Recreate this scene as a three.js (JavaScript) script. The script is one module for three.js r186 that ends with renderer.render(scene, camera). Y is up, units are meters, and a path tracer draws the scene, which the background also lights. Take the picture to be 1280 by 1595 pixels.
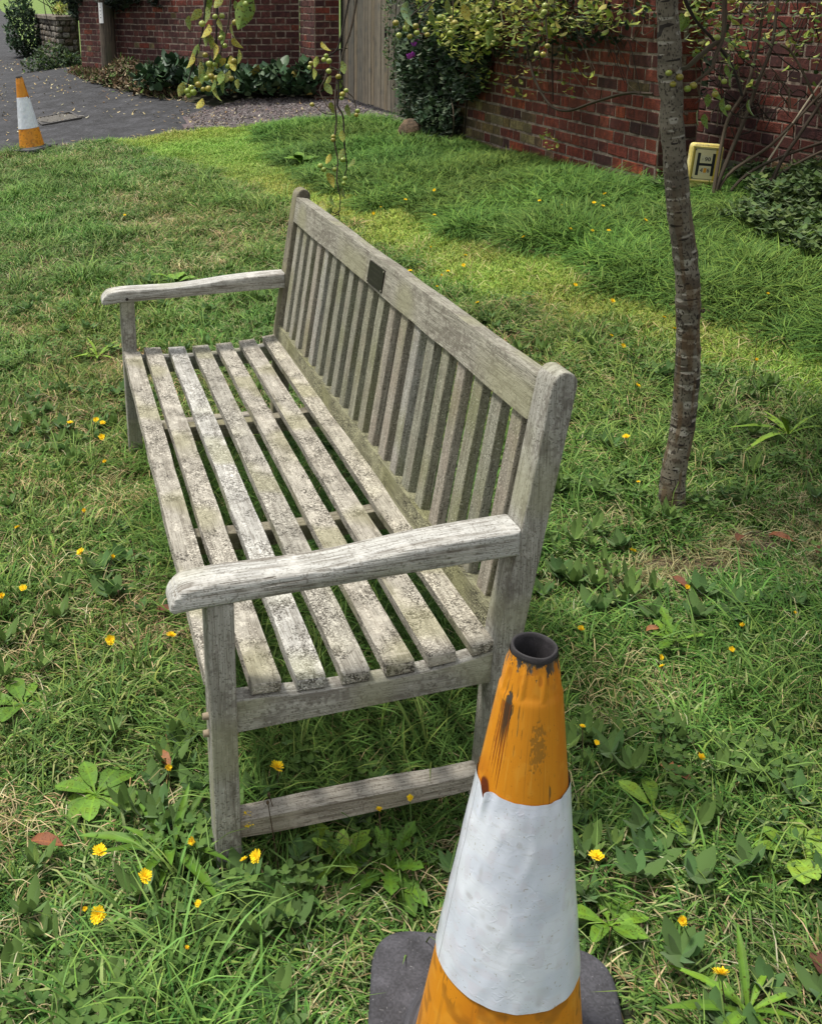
import * as THREE from 'three';
import { mergeGeometries, toCreasedNormals } from 'three/addons/utils/BufferGeometryUtils.js';

// ---------------------------------------------------------------- camera, sky, sun, exposure
const scene = new THREE.Scene();
const camera = new THREE.PerspectiveCamera(52.873, 1280 / 1595, 0.05, 400);
camera.position.set(-0.1932, 1.5286, 1.476);
camera.rotation.set(-0.2809, -0.2563, -0.0079, 'YXZ');
camera.setViewOffset(1280, 1595, 143.6, 334.5, 1280, 1595);   // shifted lens (straightened verticals)

const renderer = new THREE.WebGLRenderer({ antialias: true });
renderer.toneMapping = THREE.LinearToneMapping;
renderer.toneMappingExposure = 2.15;
renderer.shadowMap.enabled = true;

{ // overcast sky, brighter towards the zenith, faintly uneven cloud
  const w = 128, h = 64, a = new Float32Array(w * h * 4);
  for (let j = 0; j < h; j++) for (let i = 0; i < w; i++) {
    const el = (j + 0.5) / h * Math.PI - Math.PI / 2, s = Math.max(0, Math.sin(el)), az = i / w * Math.PI * 2;
    const c = 1 + 0.07 * Math.sin(az * 3 + 5 * s) * Math.cos(el) + 0.05 * Math.sin(az * 5 - 9 * s + 1) * Math.cos(el);
    const L = el < 0 ? 0.09 : (0.11 + 0.6 * s) * c, o = (j * w + i) * 4;
    a[o] = L * 0.97; a[o + 1] = L * 1.0; a[o + 2] = L * 1.06; a[o + 3] = 1;
  }
  const sky = new THREE.DataTexture(a, w, h, THREE.RGBAFormat, THREE.FloatType);
  sky.mapping = THREE.EquirectangularReflectionMapping; sky.magFilter = THREE.LinearFilter; sky.needsUpdate = true;
  scene.background = sky; scene.environment = sky;
}
const sun = new THREE.DirectionalLight(0xfffaf2, 2.2);
sun.position.set(-2.6, 9.2, -4.6); sun.target.position.set(0.8, 0, -3);
sun.castShadow = true; sun.shadow.radius = 20; sun.shadow.mapSize.set(2048, 2048);
Object.assign(sun.shadow.camera, { left: -14, right: 14, top: 14, bottom: -14, near: 0.5, far: 40 });
scene.add(sun, sun.target);

// ---------------------------------------------------------------- helpers
let seedState = 12345;
const rnd = () => { seedState = (seedState + 0x6d2b79f5) | 0; let t = Math.imul(seedState ^ (seedState >>> 15), 1 | seedState); t = (t + Math.imul(t ^ (t >>> 7), 61 | t)) ^ t; return ((t ^ (t >>> 14)) >>> 0) / 4294967296; };
const rr = (a, b) => a + (b - a) * rnd();
const pick = (a) => a[Math.floor(rnd() * a.length)];
const seed = (n) => { seedState = n * 7919 + 17; };
const clamp = (x, a = 0, b = 1) => Math.min(b, Math.max(a, x));
const sstep = (a, b, x) => { const t = clamp((x - a) / (b - a)); return t * t * (3 - 2 * t); };
const lerp = (a, b, t) => a + (b - a) * t;
const V = (x, y, z) => new THREE.Vector3(x, y, z);
const taken = new Map();
function numbered(n) { const k = taken.get(n) ?? 0; taken.set(n, k + 1); return k ? n + '_' + String(k).padStart(3, '0') : n; }
function tag(o, label, category, group, kind) {
  o.userData.label = label; if (category) o.userData.category = category;
  if (group) o.userData.group = group; if (kind) o.userData.kind = kind; return o;
}
function thing(name, label, category, [x, y, z] = [0, 0, 0], group) {
  const g = new THREE.Group(); g.name = numbered(name); g.position.set(x, y, z); scene.add(g); return tag(g, label, category, group);
}
function part(name, geo, mat, parent) { const m = new THREE.Mesh(geo, mat); m.name = name; parent.add(m); return m; }
function structure(name, geo, mat, label) { const m = new THREE.Mesh(geo, mat); m.name = name; m.userData = { kind: 'structure' }; if (label) m.userData.label = label; scene.add(m); return m; }

// periodic value noise on the unit square
class PN {
  constructor(nx, ny, s) { this.nx = nx; this.ny = ny; seed(s); this.a = Float32Array.from({ length: nx * ny }, rnd); }
  at(u, v) {
    const { nx, ny, a } = this; let x = (u - Math.floor(u)) * nx, y = (v - Math.floor(v)) * ny;
    const i = Math.floor(x) % nx, j = Math.floor(y) % ny; x -= Math.floor(x); y -= Math.floor(y);
    x = x * x * (3 - 2 * x); y = y * y * (3 - 2 * y);
    const i1 = (i + 1) % nx, j1 = (j + 1) % ny, p = a[j * nx + i], q = a[j * nx + i1], r = a[j1 * nx + i], s = a[j1 * nx + i1];
    return (p + (q - p) * x) * (1 - y) + (r + (s - r) * x) * y;
  }
}
const N1 = new PN(64, 64, 3), N2 = new PN(64, 64, 5);
const noise = (x, z, scale = 1) => N1.at(x * scale / 64, z * scale / 64);         // about one cell per metre at scale 1
const noiseB = (x, z, scale = 1) => N2.at(x * scale / 64 + 0.31, z * scale / 64 + 0.77);
function tex(w, h, fn, srgb = true) {
  const d = new Uint8Array(w * h * 4), c = [0, 0, 0];
  for (let y = 0; y < h; y++) for (let x = 0; x < w; x++) {
    fn((x + 0.5) / w, (y + 0.5) / h, c); const o = (y * w + x) * 4;
    d[o] = clamp(c[0], 0, 255); d[o + 1] = clamp(c[1], 0, 255); d[o + 2] = clamp(c[2], 0, 255); d[o + 3] = 255;
  }
  const t = new THREE.DataTexture(d, w, h); if (srgb) t.colorSpace = THREE.SRGBColorSpace;
  t.wrapS = t.wrapT = THREE.RepeatWrapping; t.magFilter = THREE.LinearFilter; t.minFilter = THREE.LinearMipmapLinearFilter; t.generateMipmaps = true; t.needsUpdate = true; return t;
}
const mix3 = (c, r, g, b, k) => { c[0] += (r - c[0]) * k; c[1] += (g - c[1]) * k; c[2] += (b - c[2]) * k; };
// uv from the face direction: u runs along the grain axis (metres / su), v across (metres / sv)
function boxUV(g, axis, su = 1, sv = 0.5, ou = rnd() * 7, ov = rnd() * 7) {
  g = g.index ? g.toNonIndexed() : g;
  const p = g.attributes.position, uv = new Float32Array(p.count * 2), k = { x: 0, y: 1, z: 2 }[axis], a = V(), b = V(), c = V(), n = V();
  for (let i = 0; i < p.count; i += 3) {
    a.fromBufferAttribute(p, i); b.fromBufferAttribute(p, i + 1); c.fromBufferAttribute(p, i + 2);
    n.crossVectors(b.clone().sub(a), c.clone().sub(a)); const m = [Math.abs(n.x), Math.abs(n.y), Math.abs(n.z)];
    let d = m.indexOf(Math.max(...m)), other = [0, 1, 2].filter((q) => q !== d && q !== k), along = k;
    if (d === k) { along = other[0]; other = [other[1]]; }
    [a, b, c].forEach((q, j) => { const e = [q.x, q.y, q.z]; uv[(i + j) * 2] = e[along] / su + ou; uv[(i + j) * 2 + 1] = (e[other[0]] + (d === 0 ? 0.13 : d === 1 ? 0.29 : 0)) / sv + ov; });
  }
  g.setAttribute('uv', new THREE.BufferAttribute(uv, 2)); return g;
}
// bevelled bar with rectangular section w (x) by h (y), from z0 to z1, slightly uneven like worn timber
function bar(w, h, z0, z1, { bevel = 0.004, steps = 1, wear = 0, s = 0 } = {}) {
  const sh = new THREE.Shape([new THREE.Vector2(-w / 2, -h / 2), new THREE.Vector2(w / 2, -h / 2), new THREE.Vector2(w / 2, h / 2), new THREE.Vector2(-w / 2, h / 2)]);
  const L = Math.abs(z1 - z0) - 2 * bevel;
  const g = new THREE.ExtrudeGeometry(sh, { depth: L, steps, bevelEnabled: true, bevelThickness: bevel, bevelSize: bevel, bevelOffset: -bevel, bevelSegments: 2 });
  g.translate(0, 0, Math.min(z0, z1) + bevel);
  if (wear) { const p = g.attributes.position; for (let i = 0; i < p.count; i++) { const z = p.getZ(i), x = p.getX(i), y = p.getY(i); p.setX(i, x + wear * (noise(z + s, x > 0 ? 3 : 9, 9) - 0.5)); p.setY(i, y + wear * (noise(z + s + 20, y > 0 ? 5 : 1, 7) - 0.5)); } }
  g.computeVertexNormals(); return g;
}
// side profile in the x-y plane, given thickness from z0 to z1
function profile(pts, z0, z1, bevel = 0.005, crease = 0.5) {
  const sh = new THREE.Shape(pts.map(([x, y]) => new THREE.Vector2(x, y)));
  const g = new THREE.ExtrudeGeometry(sh, { depth: Math.abs(z1 - z0) - 2 * bevel, bevelEnabled: true, bevelThickness: bevel, bevelSize: bevel, bevelOffset: -bevel, bevelSegments: 3, curveSegments: 12 });
  g.translate(0, 0, Math.min(z0, z1) + bevel); return toCreasedNormals(g, crease);
}
// tube along points with varying radius
function limb(pts, r0, r1, { seg = 8, per = 6, wob = 0, flare = 0, s = 1, bump = 0 } = {}) {
  const c = new THREE.CatmullRomCurve3(pts.map((p) => (p.isVector3 ? p : V(...p)))), n = Math.max(4, (pts.length - 1) * per), fr = c.computeFrenetFrames(n, false);
  const pos = [], uv = [], idx = [], L = c.getLength(); seed(s * 31 + 7);
  for (let i = 0; i <= n; i++) {
    const t = i / n, p = c.getPointAt(t), N = fr.normals[i], B = fr.binormals[i]; let r = lerp(r0, r1, t) * (1 + flare * Math.exp(-t * L / 0.05)) * (1 + bump * (rnd() - 0.5));
    for (let j = 0; j <= seg; j++) { const a = j / seg * Math.PI * 2, k = r * (1 + wob * (N1.at(Math.cos(a) * 0.03 + s * 0.13 + 0.5, t * L * 0.25 + Math.sin(a) * 0.03) - 0.5)); pos.push(p.x + k * (Math.cos(a) * N.x + Math.sin(a) * B.x), p.y + k * (Math.cos(a) * N.y + Math.sin(a) * B.y), p.z + k * (Math.cos(a) * N.z + Math.sin(a) * B.z)); uv.push(j / seg, t * L); }
  }
  for (let i = 0; i < n; i++) for (let j = 0; j < seg; j++) { const a = i * (seg + 1) + j, b = a + seg + 1; idx.push(a, b, a + 1, a + 1, b, b + 1); }
  for (const [row, flip] of [[0, 1], [n, 0]]) { const ce = pos.length / 3, p = c.getPointAt(row / n); pos.push(p.x, p.y, p.z); uv.push(0.5, row / n * L); for (let j = 0; j < seg; j++) { const a = row * (seg + 1) + j; flip ? idx.push(ce, a, a + 1) : idx.push(ce, a + 1, a); } }
  const g = new THREE.BufferGeometry(); g.setAttribute('position', new THREE.Float32BufferAttribute(pos, 3)); g.setAttribute('uv', new THREE.Float32BufferAttribute(uv, 2)); g.setIndex(idx); g.computeVertexNormals(); return g;
}
const std = (color, roughness = 0.85, extra = {}) => new THREE.MeshStandardMaterial({ color, roughness, ...extra });
const leafMat = (extra = {}) => new THREE.MeshPhysicalMaterial({ color: 0xffffff, vertexColors: true, roughness: 0.95, specularIntensity: 0.5, transmission: 0.25, thickness: 0, side: THREE.DoubleSide, ...extra });
// a leaf blade along +y from the origin: outline = [t, half width], folded along the midrib and drooping
function leafTemplate(outline, { fold = 0.25, droop = 0.25, wave = 0 } = {}) {
  const pos = [], idx = [], n = outline.length;
  outline.forEach(([t, w], i) => { const z = -droop * t * t; pos.push(-w, t, z + fold * w + wave * Math.sin(i * 2.1), 0, t, z, w, t, z + fold * w + wave * Math.cos(i * 1.7)); });
  for (let i = 0; i < n - 1; i++) { const a = i * 3, b = a + 3; idx.push(a, a + 1, b + 1, a, b + 1, b, a + 1, a + 2, b + 2, a + 1, b + 2, b + 1); }
  return { pos, idx };
}
const LEAF = {
  oval: leafTemplate([[0, 0.02], [0.15, 0.16], [0.4, 0.28], [0.7, 0.22], [0.92, 0.07], [1, 0.0]]),
  round: leafTemplate([[0, 0.03], [0.12, 0.26], [0.4, 0.42], [0.7, 0.36], [0.92, 0.14], [1, 0]], { fold: 0.15 }),
  ivy: leafTemplate([[0, 0.3], [0.15, 0.5], [0.32, 0.27], [0.48, 0.36], [0.7, 0.15], [1, 0]], { fold: 0.2, droop: 0.15 }),
  long: leafTemplate([[0, 0.02], [0.2, 0.1], [0.5, 0.15], [0.8, 0.09], [1, 0]], { fold: 0.35, droop: 0.4 }),
  small: leafTemplate([[0, 0.02], [0.35, 0.28], [0.75, 0.2], [1, 0]], { droop: 0.2 }),
  curl: leafTemplate([[0, 0.02], [0.15, 0.15], [0.4, 0.27], [0.65, 0.23], [0.88, 0.12], [1, 0.0]], { fold: 0.6, droop: 0.55, wave: 0.03 }),
};
class Batch {
  constructor() { this.p = []; this.c = []; this.i = []; this.v = V(); this.m = new THREE.Matrix4(); this.q = new THREE.Quaternion(); this.e = new THREE.Euler(); }
  add(T, x, y, z, size, ex, ey, ez, col, wide = 1) {
    const o = this.p.length / 3; this.e.set(ex, ey, ez, 'YXZ'); this.q.setFromEuler(this.e); this.m.compose(V(x, y, z), this.q, V(size * wide, size, size));
    for (let k = 0; k < T.pos.length; k += 3) { this.v.set(T.pos[k], T.pos[k + 1], T.pos[k + 2]).applyMatrix4(this.m); this.p.push(this.v.x, this.v.y, this.v.z); this.c.push(col[0], col[1], col[2]); }
    for (const k of T.idx) this.i.push(k + o); return this;
  }
  geo() { const g = new THREE.BufferGeometry(); g.setAttribute('position', new THREE.Float32BufferAttribute(this.p, 3)); g.setAttribute('color', new THREE.Float32BufferAttribute(this.c, 3)); g.setIndex(this.i); g.computeVertexNormals(); return g; }
}
const tint = (base, v = 0.25, hue = 0.1) => { const k = 1 + (rnd() - 0.5) * 2 * v, h = (rnd() - 0.5) * 2 * hue; return [base[0] * k * (1 + h), base[1] * k, base[2] * k * (1 - h)]; };

// ---------------------------------------------------------------- terrain
const CP = [[0,0,0],[.55,0,0],[0,-1.9,0],[.55,-1.9,0],[.34,.46,0],[-1.5,-2,0],[-1.5,0,0],[0,2,0],[2,1.5,.1],[1.48,-.9,.07],[3,-3.5,.51],[3,-5.7,.42],[3,-8,.42],[3,-9.6,.41],[1.5,-4,.17],[0,-5,.04],[-3,-5,.02],[1.3,-7,.18],[-.34,-9.1,.11],[.8,-9,.2],[1.6,-9.5,.28],[2,-10.8,.5],[1.14,-12.2,.56],[.37,-13.7,.6],[-.7,-15,.45],[-.9,-24.5,.85],[-3,-12,.18],[-2.2,-36,1.45],[-4,-24,.8],[4.5,-3.5,.52],[5,-10,.6],[4,-20,.9],[-8,-10,.1],[-6,0,-.05],[0,8,0],[6,2,.4],[-2.5,-50,2.4],[4,-40,2.1],[-9,-36,1.5]];
const U2 = (r2) => (r2 > 1e-12 ? r2 * Math.log(r2) : 0);
const TW = (() => { // thin-plate spline through the surveyed heights
  const n = CP.length, N = n + 3, M = Array.from({ length: N }, () => new Float64Array(N + 1));
  for (let i = 0; i < n; i++) { for (let j = 0; j < n; j++) M[i][j] = U2((CP[i][0] - CP[j][0]) ** 2 + (CP[i][1] - CP[j][1]) ** 2) + (i === j ? 0.02 : 0); [1, CP[i][0], CP[i][1]].forEach((q, k) => { M[i][n + k] = q; M[n + k][i] = q; }); M[i][N] = CP[i][2]; }
  for (let c = 0; c < N; c++) { let b = c; for (let r = c + 1; r < N; r++) if (Math.abs(M[r][c]) > Math.abs(M[b][c])) b = r; [M[c], M[b]] = [M[b], M[c]]; for (let r = 0; r < N; r++) if (r !== c) { const f = M[r][c] / M[c][c]; if (f) for (let k = c; k <= N; k++) M[r][k] -= f * M[c][k]; } }
  return M.map((r, i) => r[N] / r[i]);
})();
function ground(x, z) { x = clamp(x, -9, 6.5); z = clamp(z, -50, 8); const n = CP.length; let s = TW[n] + TW[n + 1] * x + TW[n + 2] * z; for (let i = 0; i < n; i++) s += TW[i] * U2((CP[i][0] - x) ** 2 + (CP[i][1] - z) ** 2); return s; }
const bumpy = (x, z) => ground(x, z) + 0.014 * (noise(x, z, 3) - 0.5) + 0.008 * (noiseB(x, z, 9) - 0.5);
const axisCoords = (lo, hi, a, b, step) => { const o = []; for (let x = a; x <= b + 1e-6; x += step) o.push(x); let d = step, x = a; while (x > lo) { d *= 1.25; x -= d; o.unshift(x); } d = step; x = b; while (x < hi) { d *= 1.25; x += d; o.push(x); } return o; };
function sheet(xs, zs, fy) {
  const pos = [], uv = [], idx = [], w = xs.length; for (const z of zs) for (const x of xs) { pos.push(x, fy(x, z), z); uv.push(x, z); }
  for (let j = 0; j < zs.length - 1; j++) for (let i = 0; i < w - 1; i++) { const a = j * w + i; idx.push(a, a + w, a + 1, a + 1, a + w, a + w + 1); }
  const g = new THREE.BufferGeometry(); g.setAttribute('position', new THREE.Float32BufferAttribute(pos, 3)); g.setAttribute('uv', new THREE.Float32BufferAttribute(uv, 2)); g.setIndex(idx); g.computeVertexNormals(); return g;
}
const soilTex = (() => { const a = new PN(16, 16, 11), b = new PN(70, 70, 12), c = new PN(300, 300, 13), d = new PN(500, 60, 14); return tex(1024, 1024, (u, v, k) => { const p = a.at(u, v), q = b.at(u, v), r = c.at(u, v), s = d.at(u + 0.1 * q, v + 0.2 * p); k[0] = 44; k[1] = 42; k[2] = 24; mix3(k, 34, 44, 16, sstep(0.3, 0.7, p)); mix3(k, 84, 74, 46, sstep(0.66, 0.9, s) * 0.5); mix3(k, 20, 18, 11, sstep(0.5, 0.9, r) * 0.7); mix3(k, 66, 58, 36, sstep(0.6, 0.9, q) * 0.35); }); })();
const gx = axisCoords(-80, 80, -3, 4.2, 0.09), gz = axisCoords(-120, 60, -11, 1.6, 0.09), cut = gz.findIndex((z) => z > -14);
const meadowTex = (() => { const a = new PN(12, 12, 15), b = new PN(90, 90, 16), c = new PN(400, 400, 17); return tex(512, 512, (u, v, k) => { k[0] = 96; k[1] = 122; k[2] = 48; mix3(k, 122, 140, 66, sstep(0.4, 0.7, a.at(u, v)) * 0.7); mix3(k, 62, 84, 30, sstep(0.45, 0.85, b.at(u, v)) * 0.6); mix3(k, 44, 60, 22, sstep(0.6, 0.9, c.at(u, v)) * 0.6); }); })();
structure('meadow', sheet(gx, gz.slice(0, cut + 1), bumpy), std(0xffffff, 0.95, { map: meadowTex, bumpMap: meadowTex, bumpScale: 0.02 }), 'distant mown grass beside the lane');
structure('ground', sheet(gx, gz.slice(cut), bumpy), std(0xffffff, 0.95, { map: soilTex, bumpMap: soilTex, bumpScale: 0.012 }), 'earth and thatch under the grass of the verge');
const pw = (pts) => (t) => { if (t >= pts[0][0]) return pts[0][1]; for (let i = 1; i < pts.length; i++) if (t >= pts[i][0]) return lerp(pts[i - 1][1], pts[i][1], (t - pts[i - 1][0]) / (pts[i][0] - pts[i - 1][0])); return pts.at(-1)[1]; };
const roadRight = pw([[-8.9, 0.6], [-9.05, 1.2], [-9.25, 1.62], [-9.7, 1.72], [-10.0, 1.75], [-10.55, 1.4], [-11.2, 0.95], [-11.86, 0.6], [-13.5, 0.3], [-15.56, 0.2], [-20.7, -0.45], [-30, -1.0], [-50, -2.6], [-90, -4]]);
const asphTex = (() => { const a = new PN(8, 8, 21), b = new PN(40, 40, 22), c = new PN(420, 420, 23); return tex(1024, 1024, (u, v, k) => { const g = 44 + 20 * (c.at(u, v) - 0.5) + 22 * (b.at(u, v) - 0.5) + 26 * (a.at(u, v) - 0.5); k[0] = g; k[1] = g; k[2] = g * 1.05; if (c.at(u + 0.3, v + 0.1) > 0.86) mix3(k, 140, 136, 128, 0.6); }); })();
{ const zs = [], pos = [], uv = [], idx = []; for (let z = -8.9; z > -60; z -= z > -14 ? 0.12 : 0.6) zs.push(z); const n = 40;
  zs.forEach((z, j) => { const xr = roadRight(z) + 0.06 * (noise(z, 3, 4) - 0.5); for (let i = 0; i <= n; i++) { const t = i / n, x = lerp(-6.5 - (z < -20 ? (-20 - z) * 0.12 : 0), xr, 1 - (1 - t) ** 2); pos.push(x, ground(x, z) + 0.016, z); uv.push(x, z); if (j && i) { const a = (j - 1) * (n + 1) + i - 1, b = a + n + 1; idx.push(a, a + 1, b, a + 1, b + 1, b); } } });
  const g = new THREE.BufferGeometry(); g.setAttribute('position', new THREE.Float32BufferAttribute(pos, 3)); g.setAttribute('uv', new THREE.Float32BufferAttribute(uv, 2)); g.setIndex(idx); g.computeVertexNormals();
  structure('road', g, std(0xffffff, 0.9, { map: asphTex, bumpMap: asphTex, bumpScale: 0.006 }), 'dark worn asphalt lane'); }
const inside = (poly, x, z) => { let c = false; for (let i = 0, j = poly.length - 1; i < poly.length; j = i++) { const [a, b] = poly[i], [p, q] = poly[j]; if ((b > z) !== (q > z) && x < (p - a) * (z - b) / (q - b) + a) c = !c; } return c; };
const DRIVE = [[1.3, -9.9], [2.0, -10.3], [2.5, -10.2], [3.2, -9.9], [3.2, -7.3], [2.93, -7.17], [2.68, -8.25], [2.08, -8.78], [1.55, -9.1], [1.2, -9.3]];
{ const gr = new PN(24, 24, 31), gf = new PN(260, 260, 32), t = tex(512, 512, (u, v, k) => { const f = gf.at(u, v), g = gr.at(u, v); k[0] = 92 + 60 * (f - 0.5); k[1] = 80 + 56 * (f - 0.5); k[2] = 80 + 52 * (f - 0.5); mix3(k, 58, 50, 46, sstep(0.5, 0.9, g) * 0.7); });
  const pos = [], uv = [], idx = [], st = 0.06; for (let x = 1.2; x < 3.2; x += st) for (let z = -10.4; z < -7.1; z += st) if (inside(DRIVE, x + st / 2, z + st / 2)) { const o = pos.length / 3; for (const [a, b] of [[0, 0], [st, 0], [0, st], [st, st]]) { pos.push(x + a, ground(x + a, z + b) + 0.022, z + b); uv.push(x + a, z + b); } idx.push(o, o + 2, o + 1, o + 1, o + 2, o + 3); }
  const g = new THREE.BufferGeometry(); g.setAttribute('position', new THREE.Float32BufferAttribute(pos, 3)); g.setAttribute('uv', new THREE.Float32BufferAttribute(uv, 2)); g.setIndex(idx); g.computeVertexNormals();
  structure('driveway', g, std(0xffffff, 0.95, { map: t, bumpMap: t, bumpScale: 0.01 }), 'brown gravel strip in front of the wooden gate'); }

// ---------------------------------------------------------------- brick walls, pier, gate, stone wall, pole
const brickTex = (() => { const a = new PN(6, 6, 41), b = new PN(26, 26, 42), c = new PN(130, 130, 43); return tex(512, 512, (u, v, k) => { const g = 200 + 70 * (b.at(u, v) - 0.5) + 60 * (c.at(u, v) - 0.5); k[0] = g; k[1] = g; k[2] = g; mix3(k, 120, 122, 132, sstep(0.55, 0.85, a.at(u, v)) * 0.55); if (c.at(u + 0.2, v + 0.7) > 0.85) mix3(k, 70, 60, 56, 0.6); mix3(k, 255, 250, 244, sstep(0.72, 0.95, b.at(u + 0.4, v)) * 0.35); }); })();
const BRICK = { red: [0x8c3f2c, 0x7f3726, 0x954a33, 0x733324, 0x864432, 0x783c2f], dark: [0x5e342b, 0x552f29, 0x673b31], orange: [0xae5230, 0xa04a2c], plum: [0x6b3a34, 0x5e3330, 0x744138, 0x653733], moss: [0x8a7444, 0x9b8a5c, 0x6e5c3a, 0x7d6240] };
for (const k in BRICK) BRICK[k] = BRICK[k].map((c) => std(c, 0.92, { map: brickTex, bumpMap: brickTex, bumpScale: 0.004 }));
const mortarTex = (() => { const b = new PN(20, 20, 45), c = new PN(200, 200, 46); return tex(512, 512, (u, v, k) => { const g = 170 + 60 * (b.at(u, v) - 0.5) + 70 * (c.at(u, v) - 0.5); k[0] = g; k[1] = g * 0.96; k[2] = g * 0.9; mix3(k, 96, 82, 74, sstep(0.5, 0.8, b.at(u + 0.5, v)) * 0.6); }); })();
const mortar = std(0xc4b8ae, 0.95, { map: mortarTex, bumpMap: mortarTex, bumpScale: 0.006 });
function brickGeo(w, h, d, s) { // five visible faces with worn, chipped front edges
  seed(s); const e = () => rr(0.002, 0.007), q = []; const x = w / 2, y = h / 2;
  const F = [[-x + e(), -y + e()], [x - e(), -y + e()], [x - e(), y - e()], [-x + e(), y - e()]].map(([a, b]) => [a, b, rr(-0.0015, 0.0015)]), M = [[-x, -y], [x, -y], [x, y], [-x, y]].map(([a, b]) => [a + rr(-0.001, 0.001), b + rr(-0.001, 0.001), -rr(0.004, 0.008)]), B = [[-x, -y], [x, -y], [x, y], [-x, y]].map(([a, b]) => [a, b, -d]);
  const quad = (a, b, c, f) => q.push(...a, ...b, ...c, ...a, ...c, ...f); quad(...F);
  for (let i = 0; i < 4; i++) { const j = (i + 1) % 4; quad(M[i], M[j], F[j], F[i]); quad(B[i], B[j], M[j], M[i]); }
  const g = new THREE.BufferGeometry(); g.setAttribute('position', new THREE.Float32BufferAttribute(q, 3)); g.computeVertexNormals(); return boxUV(g, 'x', 0.6, 0.6, s * 0.37, s * 0.71);
}
const STR = Array.from({ length: 7 }, (_, i) => brickGeo(0.216, 0.0645, 0.09, 100 + i)), HDR = Array.from({ length: 6 }, (_, i) => brickGeo(0.103, 0.0645, 0.09, 200 + i));
// wall from (x0,z0) to (x1,z1); its front is on the left-hand side when standing at the start looking along it, turned so local z faces out
function brickWall(name, label, [x0, z0], [x1, z1], y0, y1, thick, { tone, limit = 300, group, ySeen = 1.62, endBricks = false, s = 1, skip, depth = 0 } = {}) {
  const L = Math.hypot(x1 - x0, z1 - z0), th = -Math.atan2(z1 - z0, x1 - x0), w = thing(name, label, 'brick wall', [x0, y0, z0], group); w.rotation.y = th;
  const core = new THREE.BoxGeometry(L - 0.006, y1 - y0, thick - 0.006); core.translate(L / 2, (y1 - y0) / 2, -thick / 2); part('mortar_core', boxUV(core, 'x', 0.7, 0.7, s, s), mortar, w);
  seed(900 + s); const items = [], course = 0.075, nC = Math.floor((y1 - y0) / course);
  for (let c = 0; c < nC; c++) {
    let x = c % 2 ? 0 : -0.057, hdr = c % 2 === 1; const y = c * course + 0.0375;
    while (x < L - 0.03) { const full = hdr ? 0.1125 : 0.226, a = Math.max(0, x), b = Math.min(L, x + full), wdt = b - a - 0.01; if (wdt > 0.03) items.push({ x: (a + b) / 2, y, w: wdt, hdr, front: 1 }); x += full; hdr = !hdr; }
    if (endBricks) for (const [zz, ww] of (c % 2 ? [[-0.055, 0.1], [-thick + 0.06, 0.1]] : [[-thick / 2, thick - 0.02]])) items.push({ x: L, y, z: zz, w: ww, end: 1 });
  }
  const seen = items.filter((b) => y0 + b.y < ySeen && !(skip && skip(b.x, y0 + b.y))), rest = items.filter((b) => !seen.includes(b)), merge = [];
  while (seen.length > limit) rest.push(seen.pop());
  const place = (b) => { const set = b.w > 0.15 ? STR : HDR, gi = Math.floor(rnd() * set.length), g = set[gi], sx = b.w / (b.w > 0.15 ? 0.216 : 0.103); const o = new THREE.Object3D(); o.position.set(b.x, b.y + rr(-0.0015, 0.0015), b.end ? b.z : rr(-0.001, 0.003)); if (b.end) { o.rotation.y = Math.PI / 2; o.position.x += 0.002; } o.rotation.z = rr(-0.008, 0.008); o.scale.set(sx, 1, 1); return [g, o]; };
  for (const b of seen) { const [g, o] = place(b), m = part('brick', g, pick(BRICK[tone(b.x, y0 + b.y)]), w); m.position.copy(o.position); m.rotation.copy(o.rotation); m.scale.copy(o.scale); }
  for (const b of rest) { const [g, o] = place(b); o.updateMatrix(); merge.push(g.clone().applyMatrix4(o.matrix)); }
  if (merge.length) { const m = part('upper_bricks', mergeGeometries(merge), BRICK.red[1], w); m.userData.kind = 'stuff'; }
  return w;
}
const toneNear = (x, y) => { const k = rnd(), moss = sstep(0.95, 0.5, y) * sstep(3.2, 1.0, x) * 1.0 + (noise(x * 2, y * 9 + 7) > 0.72 ? 0.3 : 0); return k < moss * 0.75 ? 'moss' : rnd() < 0.1 ? 'orange' : rnd() < 0.2 ? 'dark' : 'red'; };
brickWall('garden_wall', 'weathered red brick garden wall with yellow lichen on its lower courses, behind the young tree', [3.03, -7.35], [3.03, -3.5], 0.33, 1.98, 0.24, { tone: toneNear, s: 1, endBricks: true });
brickWall('garden_wall', 'dark red brick wall set back behind the bare shrub stems and yellow marker', [3.95, -5.2], [3.95, -1.4], 0.3, 1.95, 0.24, { tone: (x, y) => (rnd() < 0.35 ? 'plum' : rnd() < 0.35 ? 'dark' : rnd() < 0.06 ? 'moss' : 'red'), s: 2 });
brickWall('garden_wall', 'long dark brick wall running behind the wooden utility pole and leaf heap', [0.37, -13.7], [1.986, -10.706], 0.42, 2.0, 0.3, { tone: (x, y) => (rnd() < 0.6 ? 'plum' : rnd() < 0.5 ? 'dark' : rnd() < 0.15 ? 'moss' : 'red'), s: 3 });
brickWall('garden_wall', 'dark brick wall panel facing the verge above the broad leaved bed', [1.986, -10.706], [2.74, -10.506], 0.36, 2.0, 0.3, { tone: (x, y) => (rnd() < 0.65 ? 'plum' : rnd() < 0.55 ? 'dark' : 'red'), s: 4 });
brickWall('gate_pier', 'angled brick flank of the pier beside the gate', [2.742, -10.5], [2.767, -9.917], 0.33, 2.2, 0.28, { tone: () => (rnd() < 0.55 ? 'plum' : rnd() < 0.4 ? 'dark' : 'red'), s: 5 });
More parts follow.
